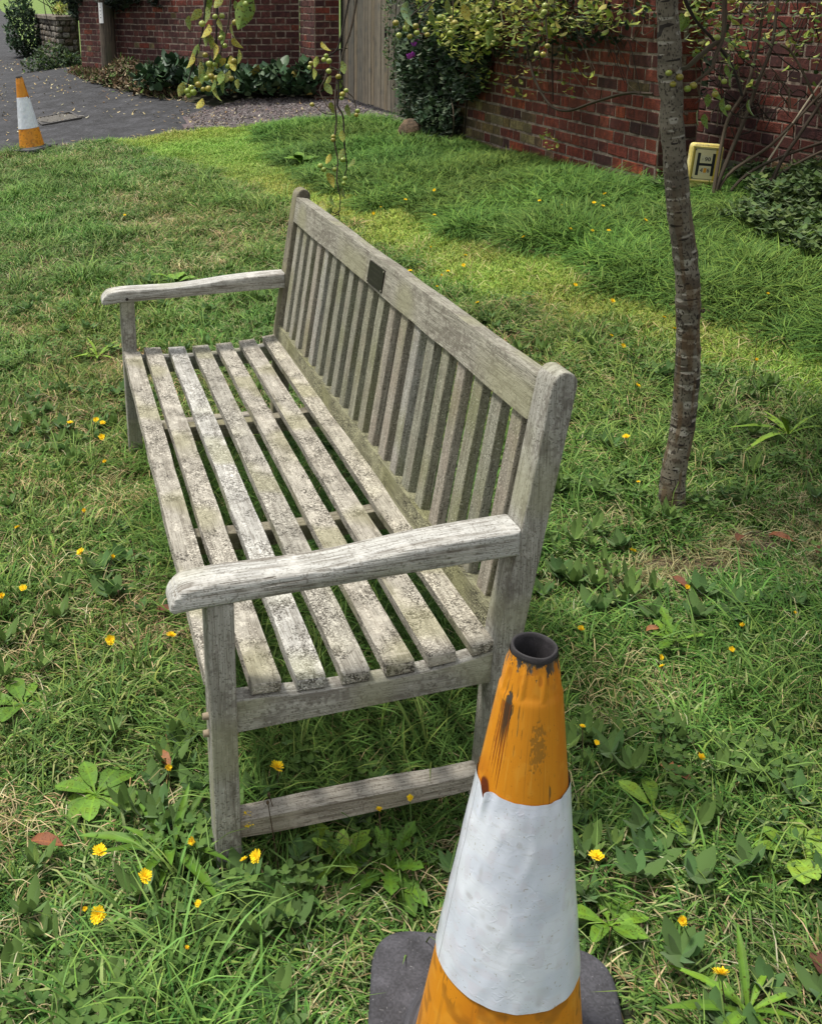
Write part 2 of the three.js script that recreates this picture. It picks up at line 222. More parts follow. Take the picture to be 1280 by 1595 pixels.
brickWall('gate_pier', 'brick pier that the left side of the wooden gate hangs on', [2.771, -9.913], [3.035, -9.843], 0.33, 2.2, 0.3, { tone: () => (rnd() < 0.65 ? 'plum' : rnd() < 0.6 ? 'dark' : 'red'), s: 6 });
const gateTex = (() => { const a = new PN(6, 40, 51), b = new PN(14, 240, 52), c = new PN(60, 500, 53), p = new PN(10, 4, 54); return tex(1024, 512, (u, v, k) => { const s = b.at(u, v), f = c.at(u, v), l = a.at(u, v); k[0] = 148; k[1] = 140; k[2] = 126; mix3(k, 92, 88, 82, sstep(0.5, 0.9, s) * 0.8); mix3(k, 70, 68, 66, sstep(0.6, 0.95, l) * 0.75); mix3(k, 176, 168, 152, sstep(0.6, 1, f) * 0.5); mix3(k, 84, 92, 96, sstep(0.6, 0.9, p.at(u, v)) * 0.35); }); })();
const gateMats = [0xcac6be, 0xb4b0a8, 0xc4baa8, 0xa2a3a0].map((c) => std(c, 0.88, { map: gateTex, bumpMap: gateTex, bumpScale: 0.003 }));
{ const g = thing('wooden_gate', 'tall grey weathered boarded gate between the brick pier and the ivy', 'gate', [3.1, 0.42, -9.86]); seed(61); const po = part('gate_post', boxUV(bar(0.13, 1.85, -0.05, 0.06, { bevel: 0.006 }), 'y', 1, 0.5), gateMats[3], g); po.position.set(0.04, 0.9, -0.045);
  let z = 0.02; while (z < 2.55) { const w = rr(0.085, 0.125), m = part('plank', boxUV(bar(w - 0.006, 1.75, 0, 0.025, { bevel: 0.003 }), 'y', 1, 0.5), pick(gateMats), g); m.rotation.y = -Math.PI / 2; m.position.set(rr(-0.004, 0.004), 0.06 + 0.875 + rr(-0.006, 0.006), z + w / 2); z += w; }
  for (const y of [0.25, 0.9, 1.55]) { const m = part('rail', boxUV(bar(0.04, 0.11, 0.02, 2.5, { bevel: 0.004 }), 'z', 1, 0.5), gateMats[1], g); m.position.set(0.035, y, 0); }
  const k = part('latch_plate', bar(0.03, 0.1, 0, 0.006, { bevel: 0.001 }), std(0x1c1b1a, 0.6, { metalness: 0.6 }), g); k.rotation.y = -Math.PI / 2; k.position.set(-0.031, 0.8, 1.52); }
{ // stone wall end beside the lane
  const w = thing('stone_wall', 'low rubble stone wall end with flat coping beside the lane', 'stone wall', [0.43, 0.5, -15.5]); seed(71);
  const mats = [0x8d8578, 0xa59c8a, 0x6c655a, 0xb4ad9e, 0x7d6e58].map((c) => std(c, 0.95, { map: brickTex, bumpMap: mortarTex, bumpScale: 0.012 }));
  const sh = new THREE.Shape([[0, 0], [-0.29, 0], [-0.64, 3.4], [-0.3, 3.45]].map(([a, b]) => new THREE.Vector2(a, b))); const core = new THREE.ExtrudeGeometry(sh, { depth: 0.76, bevelEnabled: false }); core.rotateX(-Math.PI / 2); part('mortar_core', boxUV(core, 'x', 0.7, 0.7), std(0x8a8274, 0.95, { map: mortarTex }), w);
  const stone = () => { const g = new THREE.IcosahedronGeometry(1, 1), p = g.attributes.position, o = rnd() * 50; for (let i = 0; i < p.count; i++) { const k = 0.8 + 0.45 * noise(p.getX(i) * 2 + o, p.getY(i) * 2 + p.getZ(i) * 1.3 + o); p.setXYZ(i, clamp(p.getX(i) * k * 1.2, -0.85, 0.85), clamp(p.getY(i) * k * 1.2, -0.8, 0.8), p.getZ(i) * k); } g.computeVertexNormals(); return boxUV(g, 'x', 3, 3); }; const sg = [stone(), stone(), stone(), stone()];
  for (let y = 0.05; y < 0.72; y += 0.095) { for (let x = -0.02 - rr(0, 0.04); x > -0.3; ) { const sw = rr(0.06, 0.13); const m = part('stone', pick(sg), pick(mats), w); m.position.set(x - sw / 2, y + rr(-0.01, 0.01), 0.0); m.scale.set(sw / 2 * 1.05, 0.05, 0.04); x -= sw; }
    for (let t = 0.01; t < 0.99; ) { const sw = rr(0.1, 0.24) / 3.4, q = t + sw / 2; const m = part('stone', pick(sg), pick(mats), w); m.position.set(lerp(-0.29, -0.64, q), y + rr(-0.01, 0.01), -3.4 * q); m.scale.set(0.035, 0.05, sw * 3.4 / 2 * 1.05); t += sw; } }
  const cap = new THREE.Shape([[0.03, 0.05], [-0.33, 0.05], [-0.68, -0], [-0.69, 3.4], [-0.28, 3.45]].filter((_, i) => i !== 2).map(([a, b]) => new THREE.Vector2(a, b === 0.05 ? -0.04 : b))); const cg = new THREE.ExtrudeGeometry(cap, { depth: 0.05, bevelEnabled: true, bevelSize: 0.008, bevelThickness: 0.008, bevelSegments: 1 }); cg.rotateX(-Math.PI / 2); const cp = part('coping', boxUV(cg, 'z', 0.7, 0.7), std(0xb5b0a6, 0.9, { map: mortarTex, bumpMap: mortarTex, bumpScale: 0.008 }), w); cp.position.y = 0.765; }
const poleTex = (() => { const b = new PN(60, 8, 56), c = new PN(260, 12, 57), p = new PN(6, 5, 58); return tex(512, 512, (u, v, k) => { k[0] = 84; k[1] = 74; k[2] = 62; mix3(k, 44, 38, 32, sstep(0.45, 0.9, b.at(u, v)) * 0.8); mix3(k, 128, 116, 98, sstep(0.65, 1, c.at(u, v)) * 0.6); mix3(k, 60, 66, 44, sstep(0.5, 0.9, p.at(u, v)) * 0.5); }); })();
{ const p = thing('utility_pole', 'dark wooden utility pole with a white notice in front of the long brick wall', 'pole', [0.70, 0.42, -12.80]);
  part('shaft', limb([[0, 0, 0], [0, 2, 0], [0, 5.5, 0]], 0.105, 0.085, { seg: 18, per: 10, wob: 0.1, s: 5 }), std(0xffffff, 0.9, { map: poleTex, bumpMap: poleTex, bumpScale: 0.006 }), p);
  const cv = document.createElement('canvas'); cv.width = 64; cv.height = 160; const c = cv.getContext('2d'); c.fillStyle = '#e6e6e4'; c.fillRect(0, 0, 64, 160); c.fillStyle = '#55585c'; for (const [x, y, w, h] of [[26, 34, 10, 8], [22, 60, 14, 9], [30, 88, 8, 8], [24, 112, 14, 9]]) c.fillRect(x, y, w, h);
  const ct = new THREE.CanvasTexture(cv); ct.colorSpace = THREE.SRGBColorSpace; const lg = new THREE.CylinderGeometry(0.108, 0.108, 0.26, 12, 1, true, -0.36, 0.72); const n = part('notice', lg, std(0xffffff, 0.5, { map: ct, side: THREE.DoubleSide }), p); n.position.y = 0.97; n.rotation.y = -0.85; }

// ---------------------------------------------------------------- bench
const woodTex = (s, fn) => { const S = { fib: new PN(36, 620, s), mid: new PN(10, 130, s + 1), big: new PN(4, 30, s + 2), spk: new PN(420, 210, s + 3), spk2: new PN(150, 75, s + 4), pat: new PN(9, 5, s + 5), pat2: new PN(26, 14, s + 6), crk: new PN(16, 420, s + 7), blot: new PN(50, 40, s + 8) }; return tex(1536, 768, (u, v, k) => fn(S, u, v, k)); };
const woodBase = (S, u, v, k, light, dark) => { const f = S.fib.at(u, v), m = S.mid.at(u, v), b = S.big.at(u, v); k[0] = light[0]; k[1] = light[1]; k[2] = light[2]; mix3(k, ...dark, 0.62 * sstep(0.45, 0.95, f) + 0.3 * sstep(0.5, 0.9, m)); mix3(k, ...dark, 0.25 * sstep(0.5, 0.9, b)); if (f < 0.22) mix3(k, 205, 200, 186, 0.5 * (0.22 - f) / 0.22); };
const seatTex = woodTex(300, (S, u, v, k) => { woodBase(S, u, v, k, [166, 164, 157], [90, 85, 76]); const p = S.pat.at(u, v), q = S.pat2.at(u, v), a = S.spk.at(u, v), b = S.spk2.at(u, v);
  mix3(k, 76, 72, 64, sstep(0.5, 0.78, b * 0.3 + q * 0.35 + a * 0.4) * 0.75); mix3(k, 58, 56, 50, sstep(0.62, 0.82, a) * sstep(0.35, 0.65, q) * 0.8); mix3(k, 216, 213, 204, sstep(0.6, 0.8, S.spk.at(u + 0.37, v + 0.61)) * sstep(0.3, 0.7, S.pat.at(u + 0.5, v + 0.2)) * 0.85); mix3(k, 216, 213, 204, sstep(0.66, 0.82, S.blot.at(u, v) * 0.45 + S.spk.at(u + 0.2, v) * 0.35 + S.fib.at(u, v) * 0.3) * 0.75); mix3(k, 128, 128, 88, sstep(0.6, 0.9, p) * 0.35); mix3(k, 224, 221, 212, sstep(0.755, 0.81, S.pat2.at(u + 0.33, v + 0.4) * 0.6 + S.pat.at(u + 0.1, v) * 0.4 + 0.16 * (S.spk2.at(u, v) - 0.5) + 0.12 * (S.spk.at(u, v) - 0.5)) * 0.35); });
const slatTex = woodTex(340, (S, u, v, k) => { woodBase(S, u, v, k, [160, 158, 148], [82, 79, 68]); const q = S.pat2.at(u, v), a = S.spk.at(u, v); mix3(k, 116, 118, 82, sstep(0.45, 0.85, S.pat.at(u, v)) * 0.5); mix3(k, 70, 68, 56, sstep(0.68, 0.86, a) * 0.55); mix3(k, 206, 204, 194, sstep(0.7, 0.9, S.spk.at(u + 0.4, v + 0.3)) * 0.6); mix3(k, 146, 132, 120, sstep(0.55, 0.85, q) * 0.2); });
const frameTex = woodTex(380, (S, u, v, k) => { woodBase(S, u, v, k, [158, 156, 146], [94, 90, 79]); const q = S.pat2.at(u, v), b = S.spk2.at(u, v), a = S.spk.at(u, v); mix3(k, 196, 193, 184, sstep(0.6, 0.8, S.blot.at(u, v) * 0.5 + a * 0.3 + b * 0.25) * 0.5); mix3(k, 92, 86, 78, sstep(0.56, 0.78, b * 0.5 + q * 0.55) * 0.5); mix3(k, 74, 70, 60, sstep(0.7, 0.86, a) * 0.55); mix3(k, 142, 142, 108, sstep(0.5, 0.9, S.pat.at(u, v)) * 0.45); });
const armTex = woodTex(420, (S, u, v, k) => { woodBase(S, u, v, k, [182, 181, 175], [108, 103, 94]); const b = S.big.at(u, v), c = S.crk.at(u, v), m = S.mid.at(u, v); mix3(k, 96, 88, 77, sstep(0.58, 0.92, b * 0.5 + m * 0.35 + S.fib.at(u, v) * 0.25) * 0.6); if (c > 0.93) mix3(k, 66, 59, 50, 0.7); mix3(k, 74, 68, 58, sstep(0.66, 0.84, S.spk.at(u, v)) * 0.35); mix3(k, 212, 209, 201, sstep(0.55, 0.85, S.pat2.at(u, v) * 0.7 + S.spk2.at(u, v) * 0.3) * 0.45); mix3(k, 140, 138, 116, sstep(0.5, 0.9, S.pat.at(u, v)) * 0.3); });
const wood = (map, color = 0xffffff, bs = 0.0022) => std(color, 0.88, { map, bumpMap: map, bumpScale: bs });
const SEATM = [0xffffff, 0xf2ede4, 0xe9e6df, 0xf7f2e6].map((c) => wood(seatTex, c, 0.003)), SLATM = [0xffffff, 0xe9ead8, 0xf3ece4, 0xdfe0d4, 0xf4f2ea].map((c) => wood(slatTex, c)), FRAMEM = wood(frameTex), FRAMED = wood(frameTex, 0xd8d2c2), RAILM = wood(frameTex, 0xf6f4ec, 0.003), ARMM = wood(armTex), MOSSY = wood(seatTex, 0xc6c6a4, 0.005), PEG = std(0x8b7d68, 0.9), DARKPEG = std(0x2b2520, 0.9);
const BL = 1.8923, BW = 0.0449;
{ const B = thing('park_bench', 'weathered grey wooden slatted bench with curved arms and a small plaque', 'bench', [0, 0, 0]); seed(81);
  const add = (name, g, axis, m) => part(name, boxUV(g, axis), m, B);
  const backX = (y) => 0.5223 + 0.1611 * (Math.max(y, 0.4) - 0.42) - (y < 0.4 ? (0.4 - y) * 0.05 : 0);
  const ends = [[0, -0.06], [-BL + 0.06, -BL]];
  const arms = [[0.004, -0.064], [-BL + 0.064, -BL - 0.004]];
  ends.forEach(([zo, zi], e) => {
    const nearEnd = e === 0;
    add('front_leg', profile([[0, -0.05], [BW, -0.05], [BW, 0.35], [BW + 0.001, 0.577], [0, 0.577], [-0.001, 0.3]], zi, zo, 0.004), 'y', FRAMEM);
    // raked back leg with a rounded head
    const ys = [-0.05, 0.1, 0.25, 0.36, 0.42, 0.55, 0.7, 0.82, 0.893], wb = 0.05, front = ys.map((y) => [backX(y), y]), head = []; const hx = backX(0.893);
    for (let k = 1; k < 8; k++) { const a = Math.PI - k / 8 * Math.PI; head.push([hx + 0.026 + Math.cos(a) * 0.025, 0.895 + Math.sin(a) * 0.026]); }
    const back = ys.slice().reverse().map((y) => [backX(y) + wb + (y < 0.4 ? 0.004 : 0), y]);
    add('back_leg', profile([...front, ...head, ...back], zi, zo, 0.0045, 0.55), 'y', nearEnd ? FRAMEM : FRAMED);
    // arm: dips in the middle, rounded nose
    const xr = backX(0.6) + 0.004, top = new THREE.SplineCurve([[xr, 0.636], [xr - 0.1, 0.635], [xr - 0.2, 0.63], [xr - 0.3, 0.621], [xr - 0.38, 0.6165], [xr - 0.46, 0.6175], [xr - 0.53, 0.6185], [-0.03, 0.6145], [-0.048, 0.604], [-0.0575, 0.59], [-0.0595, 0.578]].map(([a, b]) => new THREE.Vector2(a, b))).getPoints(44).map((q) => [q.x, q.y]);
    add('armrest', profile([...top, [-0.054, 0.572], [0.0, 0.5755], [0.15, 0.579], [0.3, 0.582], [xr, 0.585]].reverse(), arms[e][1], arms[e][0], 0.007, 0.8), 'x', ARMM);
    // curved seat bearer between the legs
    const sx = [0, 1, 2, 3, 4, 5].map((i) => 0.0724 + 0.0813 * i + 0.026), sy = [0.4016, 0.394, 0.3919, 0.3924, 0.3968, 0.407].map((y) => y - 0.0265), topL = [[BW - 0.002, sy[0] + 0.003], ...sx.map((x, i) => [x, sy[i]]), [backX(0.38) + 0.002, sy[5] + 0.005]];
    const zr = e === 0 ? [-0.012, -0.05] : [-BL + 0.05, -BL + 0.012];
    add('seat_bearer', profile([[BW - 0.002, sy[0] - 0.062], [backX(0.33) + 0.002, sy[5] - 0.058], ...topL.slice().reverse()], zr[1], zr[0], 0.003), 'x', FRAMEM);
    const st = add('stretcher', bar(0.04, 0.033, BW - 0.004, backX(0.1) + 0.004, { bevel: 0.006, steps: 14, wear: 0.006, s: e }).rotateY(Math.PI / 2), 'x', wood(armTex, 0xe6dfd4)); st.position.set(0, 0.11, e === 0 ? -0.03 : -BL + 0.03);
    if (!nearEnd) for (const y of [0.585]) { const p = part('peg', new THREE.CylinderGeometry(0.005, 0.005, 0.004, 10), DARKPEG, B); p.rotation.x = Math.PI / 2; p.position.set(0.022, y + 0.004, arms[e][nearEnd ? 0 : 0] + (nearEnd ? 0.0005 : 0.0005)); }
  });
  for (const y of [0.31, 0.345]) { const p = part('peg', new THREE.CylinderGeometry(0.006, 0.007, 0.012, 10), PEG, B); p.rotation.z = Math.PI / 2; p.position.set(-0.005, y, -0.03); }
  // two bearers across the middle
  for (const z of [-0.62, -1.25]) { const sy = [0.4016, 0.394, 0.3919, 0.3924, 0.3968, 0.407].map((y) => y - 0.026); add('cross_bearer', profile([[0.01, 0.325], [0.52, 0.325], [0.52, sy[5]], [0.42, sy[4]], [0.34, sy[3]], [0.26, sy[2]], [0.18, sy[1]], [0.01, sy[0]]], z - 0.02, z + 0.02, 0.003), 'x', FRAMED); }
  // seat slats
  [0.4016, 0.394, 0.3919, 0.3924, 0.3968, 0.407].forEach((y, i) => { const m = add('seat_slat', bar(0.0529, 0.0225, -BL - 0.006 + 0.022, -0.0286 + 0.012, { bevel: 0.0035, steps: 30, wear: 0.003, s: i * 5 }), 'z', pick(SEATM)); m.position.set(0.0724 + 0.0813 * i + 0.0265, y - 0.0115, 0); m.rotation.z = [-0.05, -0.03, 0, 0.02, 0.06, 0.12][i]; });
  { const m = add('seat_slat', bar(0.054, 0.023, -BL + 0.056, -0.056, { bevel: 0.005, steps: 30, wear: 0.003, s: 77 }), 'z', SEATM[1]); m.position.set(0.026, 0.395, 0); m.rotation.z = -0.08; }
  { const m = add('front_rail', bar(0.024, 0.07, -BL + 0.058, -0.058, { bevel: 0.003, steps: 8 }), 'z', FRAMED); m.position.set(0.026, 0.346, 0); }
  // back: bottom rail, slats, top rail
  const tilt = -Math.atan(0.1611), lie = (m, y, off) => { m.position.set(backX(y) + off, y, 0); m.rotation.z = tilt; };
  lie(add('bottom_rail', bar(0.036, 0.05, -BL + 0.055, -0.055, { bevel: 0.006, steps: 30, wear: 0.004, s: 31 }), 'z', MOSSY), 0.425, 0.019);
  lie(add('top_rail', bar(0.036, 0.082, -BL + 0.056, -0.056, { bevel: 0.007, steps: 30, wear: 0.003, s: 41 }), 'z', RAILM), 0.8535, 0.019);
  const n = 20, z0 = -0.06, span = BL - 0.12; for (let i = 0; i < n; i++) { const z = z0 - span * (i + 0.62) / (n + 0.24), g = bar(rr(0.042, 0.046), 0.4, -0.011, 0.011, { bevel: 0.003 }); g.rotateY(-Math.PI / 2); const m = add('back_slat', g, 'y', pick(SLATM)); m.position.set(backX(0.635) + 0.02, 0.632, z); m.rotation.z = tilt; m.rotation.x = rr(-0.004, 0.004); }
  // plaque
  const cv = document.createElement('canvas'); cv.width = 256; cv.height = 128; const c = cv.getContext('2d'); c.fillStyle = '#2a2822'; c.fillRect(0, 0, 256, 128); seed(83); for (const [y, a, b] of [[22, 60, 196], [46, 40, 216], [70, 84, 172], [92, 52, 204]]) for (let x = a; x < b; x += rr(7, 13)) { c.fillStyle = rnd() < 0.75 ? '#4d4a40' : '#37352d'; c.fillRect(x, y, rr(2, 4), rr(8, 13)); if (rnd() < 0.5) c.fillRect(x, y + 5, 7, 2); }
  const pt = new THREE.CanvasTexture(cv); pt.colorSpace = THREE.SRGBColorSpace; const pm = std(0xffffff, 0.45, { map: pt, metalness: 0.55 }); const pg = new THREE.BoxGeometry(0.003, 0.058, 0.12); { const p = pg.attributes.position, uv = pg.attributes.uv; for (let i = 0; i < p.count; i++) uv.setXY(i, p.getZ(i) / 0.128 + 0.5, p.getY(i) / 0.062 + 0.5); }
  const pl = part('plaque', pg, pm, B); pl.userData.label = 'small dark metal plaque with faint engraved lines'; pl.position.set(backX(0.852) - 0.0015, 0.852, -0.94); pl.rotation.z = tilt;
  for (const [y, z] of [[0.025, 0.057], [0.025, -0.057], [-0.025, 0.057], [-0.025, -0.057]]) { const s = part('screw', new THREE.CylinderGeometry(0.0026, 0.0026, 0.002, 8), std(0xb9b4a6, 0.35, { metalness: 0.8 }), pl); s.rotation.z = Math.PI / 2; s.position.set(-0.0022, y, z); } }

// ---------------------------------------------------------------- traffic cones
const coneU = (deg) => deg / 360;
const coneTex = (() => { const n = new PN(40, 60, 501), f = new PN(220, 260, 502), b = new PN(8, 6, 503), dr = new PN(300, 5, 504), st = new PN(90, 14, 505), sk = new PN(300, 12, 506); return tex(1024, 1024, (u, v, k) => { // v: height 0..0.75 m, u: round the cone
  const y = v * 0.75; k[0] = 206; k[1] = 132; k[2] = 24; mix3(k, 184, 104, 14, sstep(0.45, 0.8, b.at(u, v)) * 0.5); mix3(k, 222, 160, 62, sstep(0.6, 0.9, n.at(u, v)) * 0.3); mix3(k, 228, 178, 92, sstep(0.82, 0.9, sk.at(u + 0.05 * v, v)) * 0.25); mix3(k, 160, 104, 30, sstep(0.66, 0.9, dr.at(u + 0.37, v) * 0.6 + st.at(u, v) * 0.4) * 0.45); mix3(k, 70, 58, 44, sstep(0.8, 0.88, st.at(u * 2 + 0.1, v * 2)) * sstep(0.55, 0.7, b.at(u + 0.3, v)) * 0.6);
  if (f.at(u, v) > 0.955) mix3(k, 110, 66, 20, 0.5);
  const tip = sstep(0.7, 0.708, y + 0.03 * (n.at(u, v) - 0.5) + 0.02 * (f.at(u, v) - 0.5)); mix3(k, 84, 78, 75, tip * (0.6 + 0.4 * sstep(0.3, 0.6, st.at(u, v)))); mix3(k, 44, 40, 38, tip * sstep(0.55, 0.7, n.at(u + 0.5, v)) * 0.7); mix3(k, 140, 76, 20, sstep(0.665, 0.7, y + 0.04 * (n.at(u + 0.3, v) - 0.5)) * (1 - tip) * 0.35 * sstep(0.5, 0.7, n.at(u, v + 0.4)));
  const d1 = (u - 0.435) / 0.024, blob = Math.exp(-d1 * d1 - ((y - 0.64) / 0.028) ** 2); mix3(k, 58, 52, 50, sstep(0.34, 0.44, blob * (0.35 + 0.6 * n.at(u, v) + 0.5 * f.at(u, v))) * 0.92); // dark scuff
  const run = Math.exp(-(((u - 0.445) / 0.042) ** 2)) * sstep(0.5, 0.62, y + 0.14 * (dr.at(u, 0.3) - 0.5)) * (y < 0.65 ? 1 : 0); mix3(k, 128, 62, 16, sstep(0.38, 0.6, run * dr.at(u, v * 0.3) * 1.25 + 0.12 * (f.at(u, v) - 0.5)) * 0.8); mix3(k, 60, 44, 34, sstep(0.5, 0.7, run * dr.at(u + 0.1, 0.2) * 1.5) * sstep(0.58, 0.62, y) * 0.8);
  const d2 = Math.exp(-(((u - 0.275) / 0.045) ** 2) - (((y - 0.6) / 0.045) ** 2)); mix3(k, 96, 78, 46, sstep(0.4, 0.6, d2 * (0.15 + 0.4 * n.at(u, v * 2) + 0.9 * f.at(u, v))) * 0.4);
  const ru = Math.exp(-(((u - 0.475) / 0.03) ** 2) - (((y - 0.515) / 0.016) ** 2)); mix3(k, 96, 38, 14, sstep(0.25, 0.5, ru * (0.5 + n.at(u, v)))); 
  if (y < 0.22) mix3(k, 120, 76, 24, sstep(0.62, 0.9, n.at(u + 0.6, v)) * 0.4); }); })();
const sleeveTex = (() => { seed(510); const W = 1024, H = 512, c = document.createElement('canvas'); c.width = W; c.height = H; const g = c.getContext('2d'); g.fillStyle = '#808080'; g.fillRect(0, 0, W, H);
  for (let j = 0; j < 11; j++) for (let i = 0; i < 17; i++) { const x = (i + 0.5 * (j % 2)) * 60 + rr(-7, 7), y = j * 48 + rr(-6, 6), r = rr(28, 35), a = rr(0, 6.3), b = a + rr(1.5, 5.5); for (const [w, al] of [[12, 0.05], [6, 0.07], [2, 0.12]]) { g.strokeStyle = `rgba(190,190,190,${al})`; g.lineWidth = w; g.beginPath(); g.ellipse(x, y, r, r * 0.86, 0, a, b); g.stroke(); } }
  for (let i = 0; i < 150; i++) { let x = rnd() * W, y = rnd() * H; g.strokeStyle = rnd() < 0.5 ? 'rgba(190,190,190,.35)' : 'rgba(70,70,70,.35)'; g.lineWidth = rr(1, 4); g.beginPath(); g.moveTo(x, y); for (let k = 0; k < 4; k++) { x += rr(-16, 16); y += rr(-10, 12); g.lineTo(x, y); } g.stroke(); }
  const t = new THREE.CanvasTexture(c); t.wrapS = t.wrapT = THREE.RepeatWrapping; return t; })();
const sleeveCol = (() => { const a = new PN(14, 8, 511), b = new PN(200, 120, 512), c = new PN(40, 26, 513), sc = new PN(20, 150, 514); return tex(1024, 512, (u, v, k) => { k[0] = 220; k[1] = 224; k[2] = 233; mix3(k, 200, 206, 220, sstep(0.4, 0.8, a.at(u, v)) * 0.6); mix3(k, 208, 206, 216, sstep(0.6, 0.8, c.at(u, v)) * 0.5); if (b.at(u, v) > 0.93) mix3(k, 150, 140, 122, 0.55); mix3(k, 178, 176, 170, sstep(0.76, 0.9, sc.at(u, v)) * 0.14); mix3(k, 150, 146, 140, sstep(0.74, 0.9, a.at(u + 0.4, v + 0.3) * 0.5 + c.at(u + 0.2, v) * 0.5) * 0.3); if (Math.abs(u - 0.515 - 0.004 * v) < 0.0022) mix3(k, 168, 170, 176, 0.8); }); })();
const rubberTex = (() => { const a = new PN(16, 16, 521), b = new PN(150, 150, 522); return tex(512, 512, (u, v, k) => { const q = 62 + 28 * (a.at(u, v) - 0.5) + 22 * (b.at(u, v) - 0.5); k[0] = q; k[1] = q * 0.99; k[2] = q * 1.06; if (b.at(u + 0.4, v + 0.2) > 0.955) mix3(k, 150, 150, 148, 0.7); }); })();
const ORANGE = new THREE.MeshPhysicalMaterial({ map: coneTex, bumpMap: coneTex, bumpScale: 0.0008, roughness: 0.48, clearcoat: 0.12, clearcoatRoughness: 0.4, side: THREE.DoubleSide });
const SLEEVE = new THREE.MeshPhysicalMaterial({ map: sleeveCol, bumpMap: sleeveTex, bumpScale: 0.0013, roughness: 0.34, clearcoat: 0.5, clearcoatRoughness: 0.16, side: THREE.DoubleSide });
const RUBBER = std(0xffffff, 0.8, { map: rubberTex, bumpMap: rubberTex, bumpScale: 0.002 }), RIM = std(0xc0b6b0, 0.75, { map: rubberTex, bumpMap: rubberTex, bumpScale: 0.003 });
function turned(pts, seg, fv, wobble) { // surface of revolution; uv = (angle, fv)
  const pos = [], uv = [], idx = [], n = pts.length; pts.forEach(([r, y], i) => { for (let j = 0; j <= seg; j++) { const a = j / seg * Math.PI * 2; let R = r, Y = y; if (wobble) [R, Y] = wobble(R, Y, j === seg ? 0 : a, i); pos.push(R * Math.cos(a), Y, R * Math.sin(a)); uv.push(j / seg, fv(y, i)); } });
  for (let i = 0; i < n - 1; i++) for (let j = 0; j < seg; j++) { const a = i * (seg + 1) + j, b = a + seg + 1; idx.push(a, b, a + 1, a + 1, b, b + 1); }
  const g = new THREE.BufferGeometry(); g.setAttribute('position', new THREE.Float32BufferAttribute(pos, 3)); g.setAttribute('uv', new THREE.Float32BufferAttribute(uv, 2)); g.setIndex(idx); g.computeVertexNormals(); return g;
}
const coneR = (y) => 0.1275 - 0.1326 * y;
const bodyGeo = (() => { const p = []; for (let y = 0.03; y <= 0.655; y += 0.02) p.push([coneR(y), y]); p.push([0.0404, 0.657], [0.0388, 0.66], [0.0372, 0.667], [0.0338, 0.69], [0.031, 0.704], [0.0303, 0.7115]); return turned(p, 96, (y) => y / 0.75, (r, y, a) => [r + (y > 0.66 && y < 0.698 ? 0.0022 * sstep(0.75, 0.95, Math.cos(a * 8)) : 0) + 0.0012 * Math.sin(a * 2 + 1), y]); })();
const rimGeo = turned([[0.0304, 0.711], [0.0304, 0.7145], [0.0297, 0.7185], [0.0282, 0.72], [0.0262, 0.7185], [0.0252, 0.714], [0.0245, 0.70], [0.025, 0.64], [0.034, 0.55], [0.05, 0.42]], 64, (y, i) => i / 9, (r, y, a) => [r + 0.0002 * Math.sin(a * 5), y + 0.0004 * Math.sin(a * 3)]);
const sleeveGeo = (() => { const p = []; for (let i = 0; i <= 30; i++) { const y = lerp(0.222, 0.522, i / 30); p.push([coneR(y) + 0.0022, y]); } return turned(p, 140, (y) => (y - 0.222) / 0.3 * 1.0, (r, y, a, i) => { const u = a / (Math.PI * 2), e = i / 30, tear = Math.exp(-(((u - 0.475) / 0.016) ** 2)); const lift = e > 0.8 ? 0.006 * Math.exp(-(((u - 0.455) / 0.012) ** 2)) * sstep(0.85, 1, e) : 0; return [r + 0.0009 * (noise(u * 40, y * 40, 1) - 0.5) * 2 + 0.0012 * Math.sin(a * 2 + 1) + lift, y - tear * 0.02 * sstep(0.8, 1, e) + 0.0008 * Math.sin(a * 3) * (e > 0.5 ? e : 0)]; }); })();
const plateGeo = (() => { const s = new THREE.Shape(), w = 0.193, r = 0.075; s.moveTo(-w + r, -w); s.lineTo(w - r, -w); s.quadraticCurveTo(w, -w, w, -w + r); s.lineTo(w, w - r); s.quadraticCurveTo(w, w, w - r, w); s.lineTo(-w + r, w); s.quadraticCurveTo(-w, w, -w, w - r); s.lineTo(-w, -w + r); s.quadraticCurveTo(-w, -w, -w + r, -w); const g = new THREE.ExtrudeGeometry(s, { depth: 0.026, bevelEnabled: true, bevelSize: 0.008, bevelThickness: 0.008, bevelOffset: -0.008, bevelSegments: 3, curveSegments: 10 }); g.rotateX(-Math.PI / 2); g.translate(0, 0.002, 0); return boxUV(g, 'x', 0.4, 0.4, 0, 0); })();
const collarGeo = turned([[0.142, 0.034], [0.139, 0.04], [0.131, 0.043], [0.12, 0.043]], 64, (y, i) => i / 3);
function cone(label, pos) { const c = thing('traffic_cone', label, 'traffic cone', pos, 'orange and white traffic cones'); part('base', plateGeo, RUBBER, c); part('collar', collarGeo, RUBBER, c); part('body', bodyGeo, ORANGE, c); part('rim', rimGeo, RIM, c); const s = part('sleeve', sleeveGeo, SLEEVE, c); s.userData.label = 'wrinkled white reflective sleeve'; return c; }
{ const c = cone('large scuffed orange traffic cone with a torn white sleeve in front of the bench', [0.344, 0.006, 0.429]); c.rotation.set(0, 0, -0.03); c.children[0].rotation.y = -0.36;
  const f = cone('small distant orange and white traffic cone standing where grass meets the lane', [-0.33, ground(-0.33, -9.1) + 0.015, -9.1]); f.rotation.set(0, 2.4, 0); f.rotation.z = 0; const q = new THREE.Quaternion().setFromAxisAngle(V(0, 0, 1), 0.1); f.quaternion.premultiply(q); }

